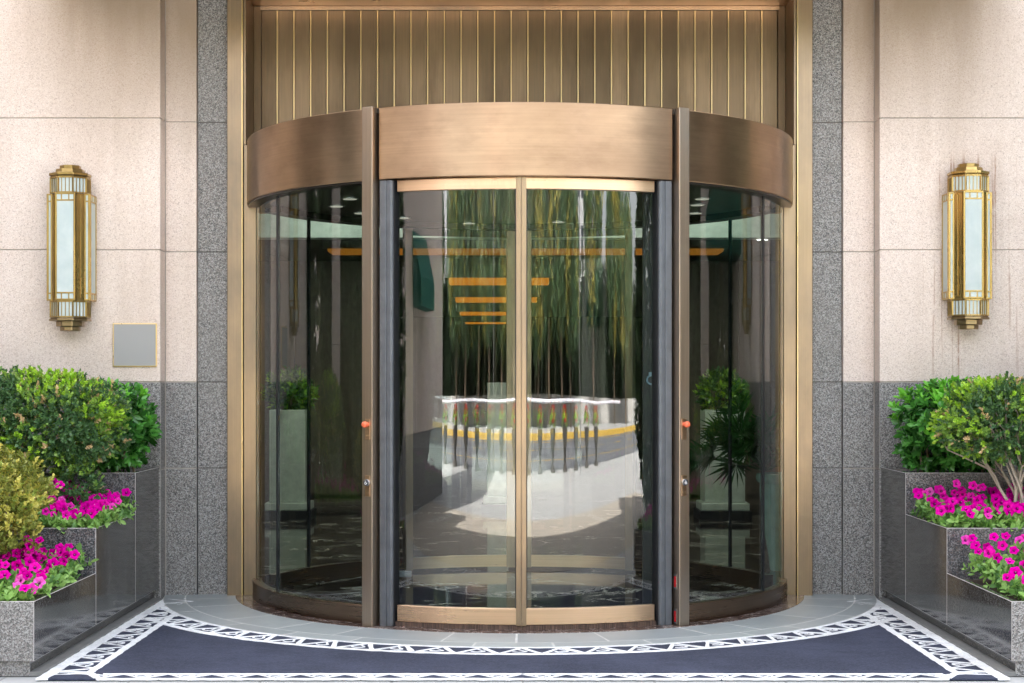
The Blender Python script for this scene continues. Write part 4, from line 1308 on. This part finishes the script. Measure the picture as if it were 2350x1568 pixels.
# rows of columnar evergreens added out of frame to darken the fascia sides
t = thing('added_evergreen', 'tall dense columnar evergreen added out of frame to darken the fascia sides', 'tree', (0, 0, 0), 'columnar evergreens added beside the facade')
P, N_, u = shell_points(2300, (0, 0, 2.5), (.72, .72, 2.35), 2.6, 4, .6, .12)
lv = sprigs(P, N_ + np.array((0, 0, .8)), 5, .15, .55, 1.0, .12, np.where(rng.uniform(0, 1, len(P)) < .35, 2, 0)); leaf_object('crown', *lv, L_TREE, t)
mb = MB(); mb.tube([(0, 0, 0), (.02, 0, 2.6)], [.10, .05], 8); mb.build('trunk', M_STEMD, t)
for i, (x, y) in enumerate(((-5.5, -1.2), (-5.45, -2.4), (-5.5, -3.6), (-5.6, -4.7), (5.5, -1.2), (5.45, -2.4), (5.5, -3.6), (5.6, -4.8), (-6.35, -1.8), (-6.3, -3.0), (-6.4, -4.2), (6.35, -1.8), (6.3, -3.0), (6.4, -4.2))):
    o = t if i == 0 else copy_tree(t); o.location = (x, y, 0); o.rotation_euler.z = i * 1.1

# flag poles
for lb, x, y, c in (('flag pole with a hanging blue flag on the right kerb', 6.6, -15.5, (.03, .10, .5)), ('flag pole with a red and white cord across the road', -3.2, -17.2, (.5, .05, .06))):
    t = thing('flag_pole', lb, 'flag pole', (x, y, 0))
    mb = MB(); mb.tube([(x, y, 0), (x, y, 4), (x, y, 8.5)], [.05, .04, .03], 10); mb.build('pole', M_SILVER, t, smooth=40)
    mb = MB()
    for k in range(9): mb.box(x + .06 + .05 * k, x + .11 + .05 * k, y - .03 + .02 * math.sin(k * 1.6), y + .0 + .02 * math.sin(k * 1.6), 5.2 - .05 * k, 8.2 - .12 * k)
    mb.build('flag', plain('flag_cloth_%d' % int(x), c, .7), t)

# ------------------------------------------------------------------ light
SUN_DIR = Vector((.30, -.62, -.80)).normalized()
el = math.asin(-SUN_DIR.z); az = math.atan2(-SUN_DIR.x, -SUN_DIR.y)
sd = bpy.data.lights.new('sun', 'SUN'); sd.energy = 4.5; sd.angle = R(.6); sd.color = (1, .955, .89)
so = bpy.data.objects.new('sun', sd); COL.objects.link(so); so.rotation_euler = SUN_DIR.to_track_quat('-Z', 'Y').to_euler(); so.location = (0, 20, 30)
w = bpy.data.worlds.new('World'); scene.world = w; w.use_nodes = True
nt = w.node_tree; bg = nt.nodes['Background']
sky = nt.nodes.new('ShaderNodeTexSky'); sky.sky_type = 'NISHITA'; sky.sun_disc = False
sky.sun_elevation = el; sky.sun_rotation = az; sky.dust_density = 4.0; sky.air_density = 1.0; sky.ozone_density = 1.0
hs = nt.nodes.new('ShaderNodeHueSaturation'); hs.inputs['Saturation'].default_value = .35
nt.links.new(sky.outputs[0], hs.inputs['Color'])
mx = nt.nodes.new('ShaderNodeMix'); mx.data_type = 'RGBA'; mx.blend_type = 'MULTIPLY'; mx.inputs[0].default_value = 1; mx.inputs[7].default_value = (1.0, .985, .965, 1)
nt.links.new(hs.outputs[0], mx.inputs[6]); nt.links.new(mx.outputs[2], bg.inputs['Color'])
bg.inputs['Strength'].default_value = .15

# ------------------------------------------------------------------ camera
cd = bpy.data.cameras.new('camera'); cam = bpy.data.objects.new('camera', cd); COL.objects.link(cam)
cam.location = (CAMX, CAMY, EYE); cam.rotation_euler = (R(90), 0, 0)
cd.sensor_width = 36; cd.lens = FPX / 2350 * 36; cd.shift_y = 93 / 2350; cd.clip_end = 500
scene.camera = cam
vs_ = scene.view_settings
vs_.view_transform = 'Standard'; vs_.look = 'None'; vs_.gamma = 1; vs_.exposure = 3.08
scene.render.film_transparent = False
scene.cycles.max_bounces = 10; scene.cycles.transparent_max_bounces = 24; scene.cycles.diffuse_bounces = 5; scene.cycles.glossy_bounces = 5
scene.cycles.use_denoising = True
scene.cycles.sample_clamp_indirect = 6.0
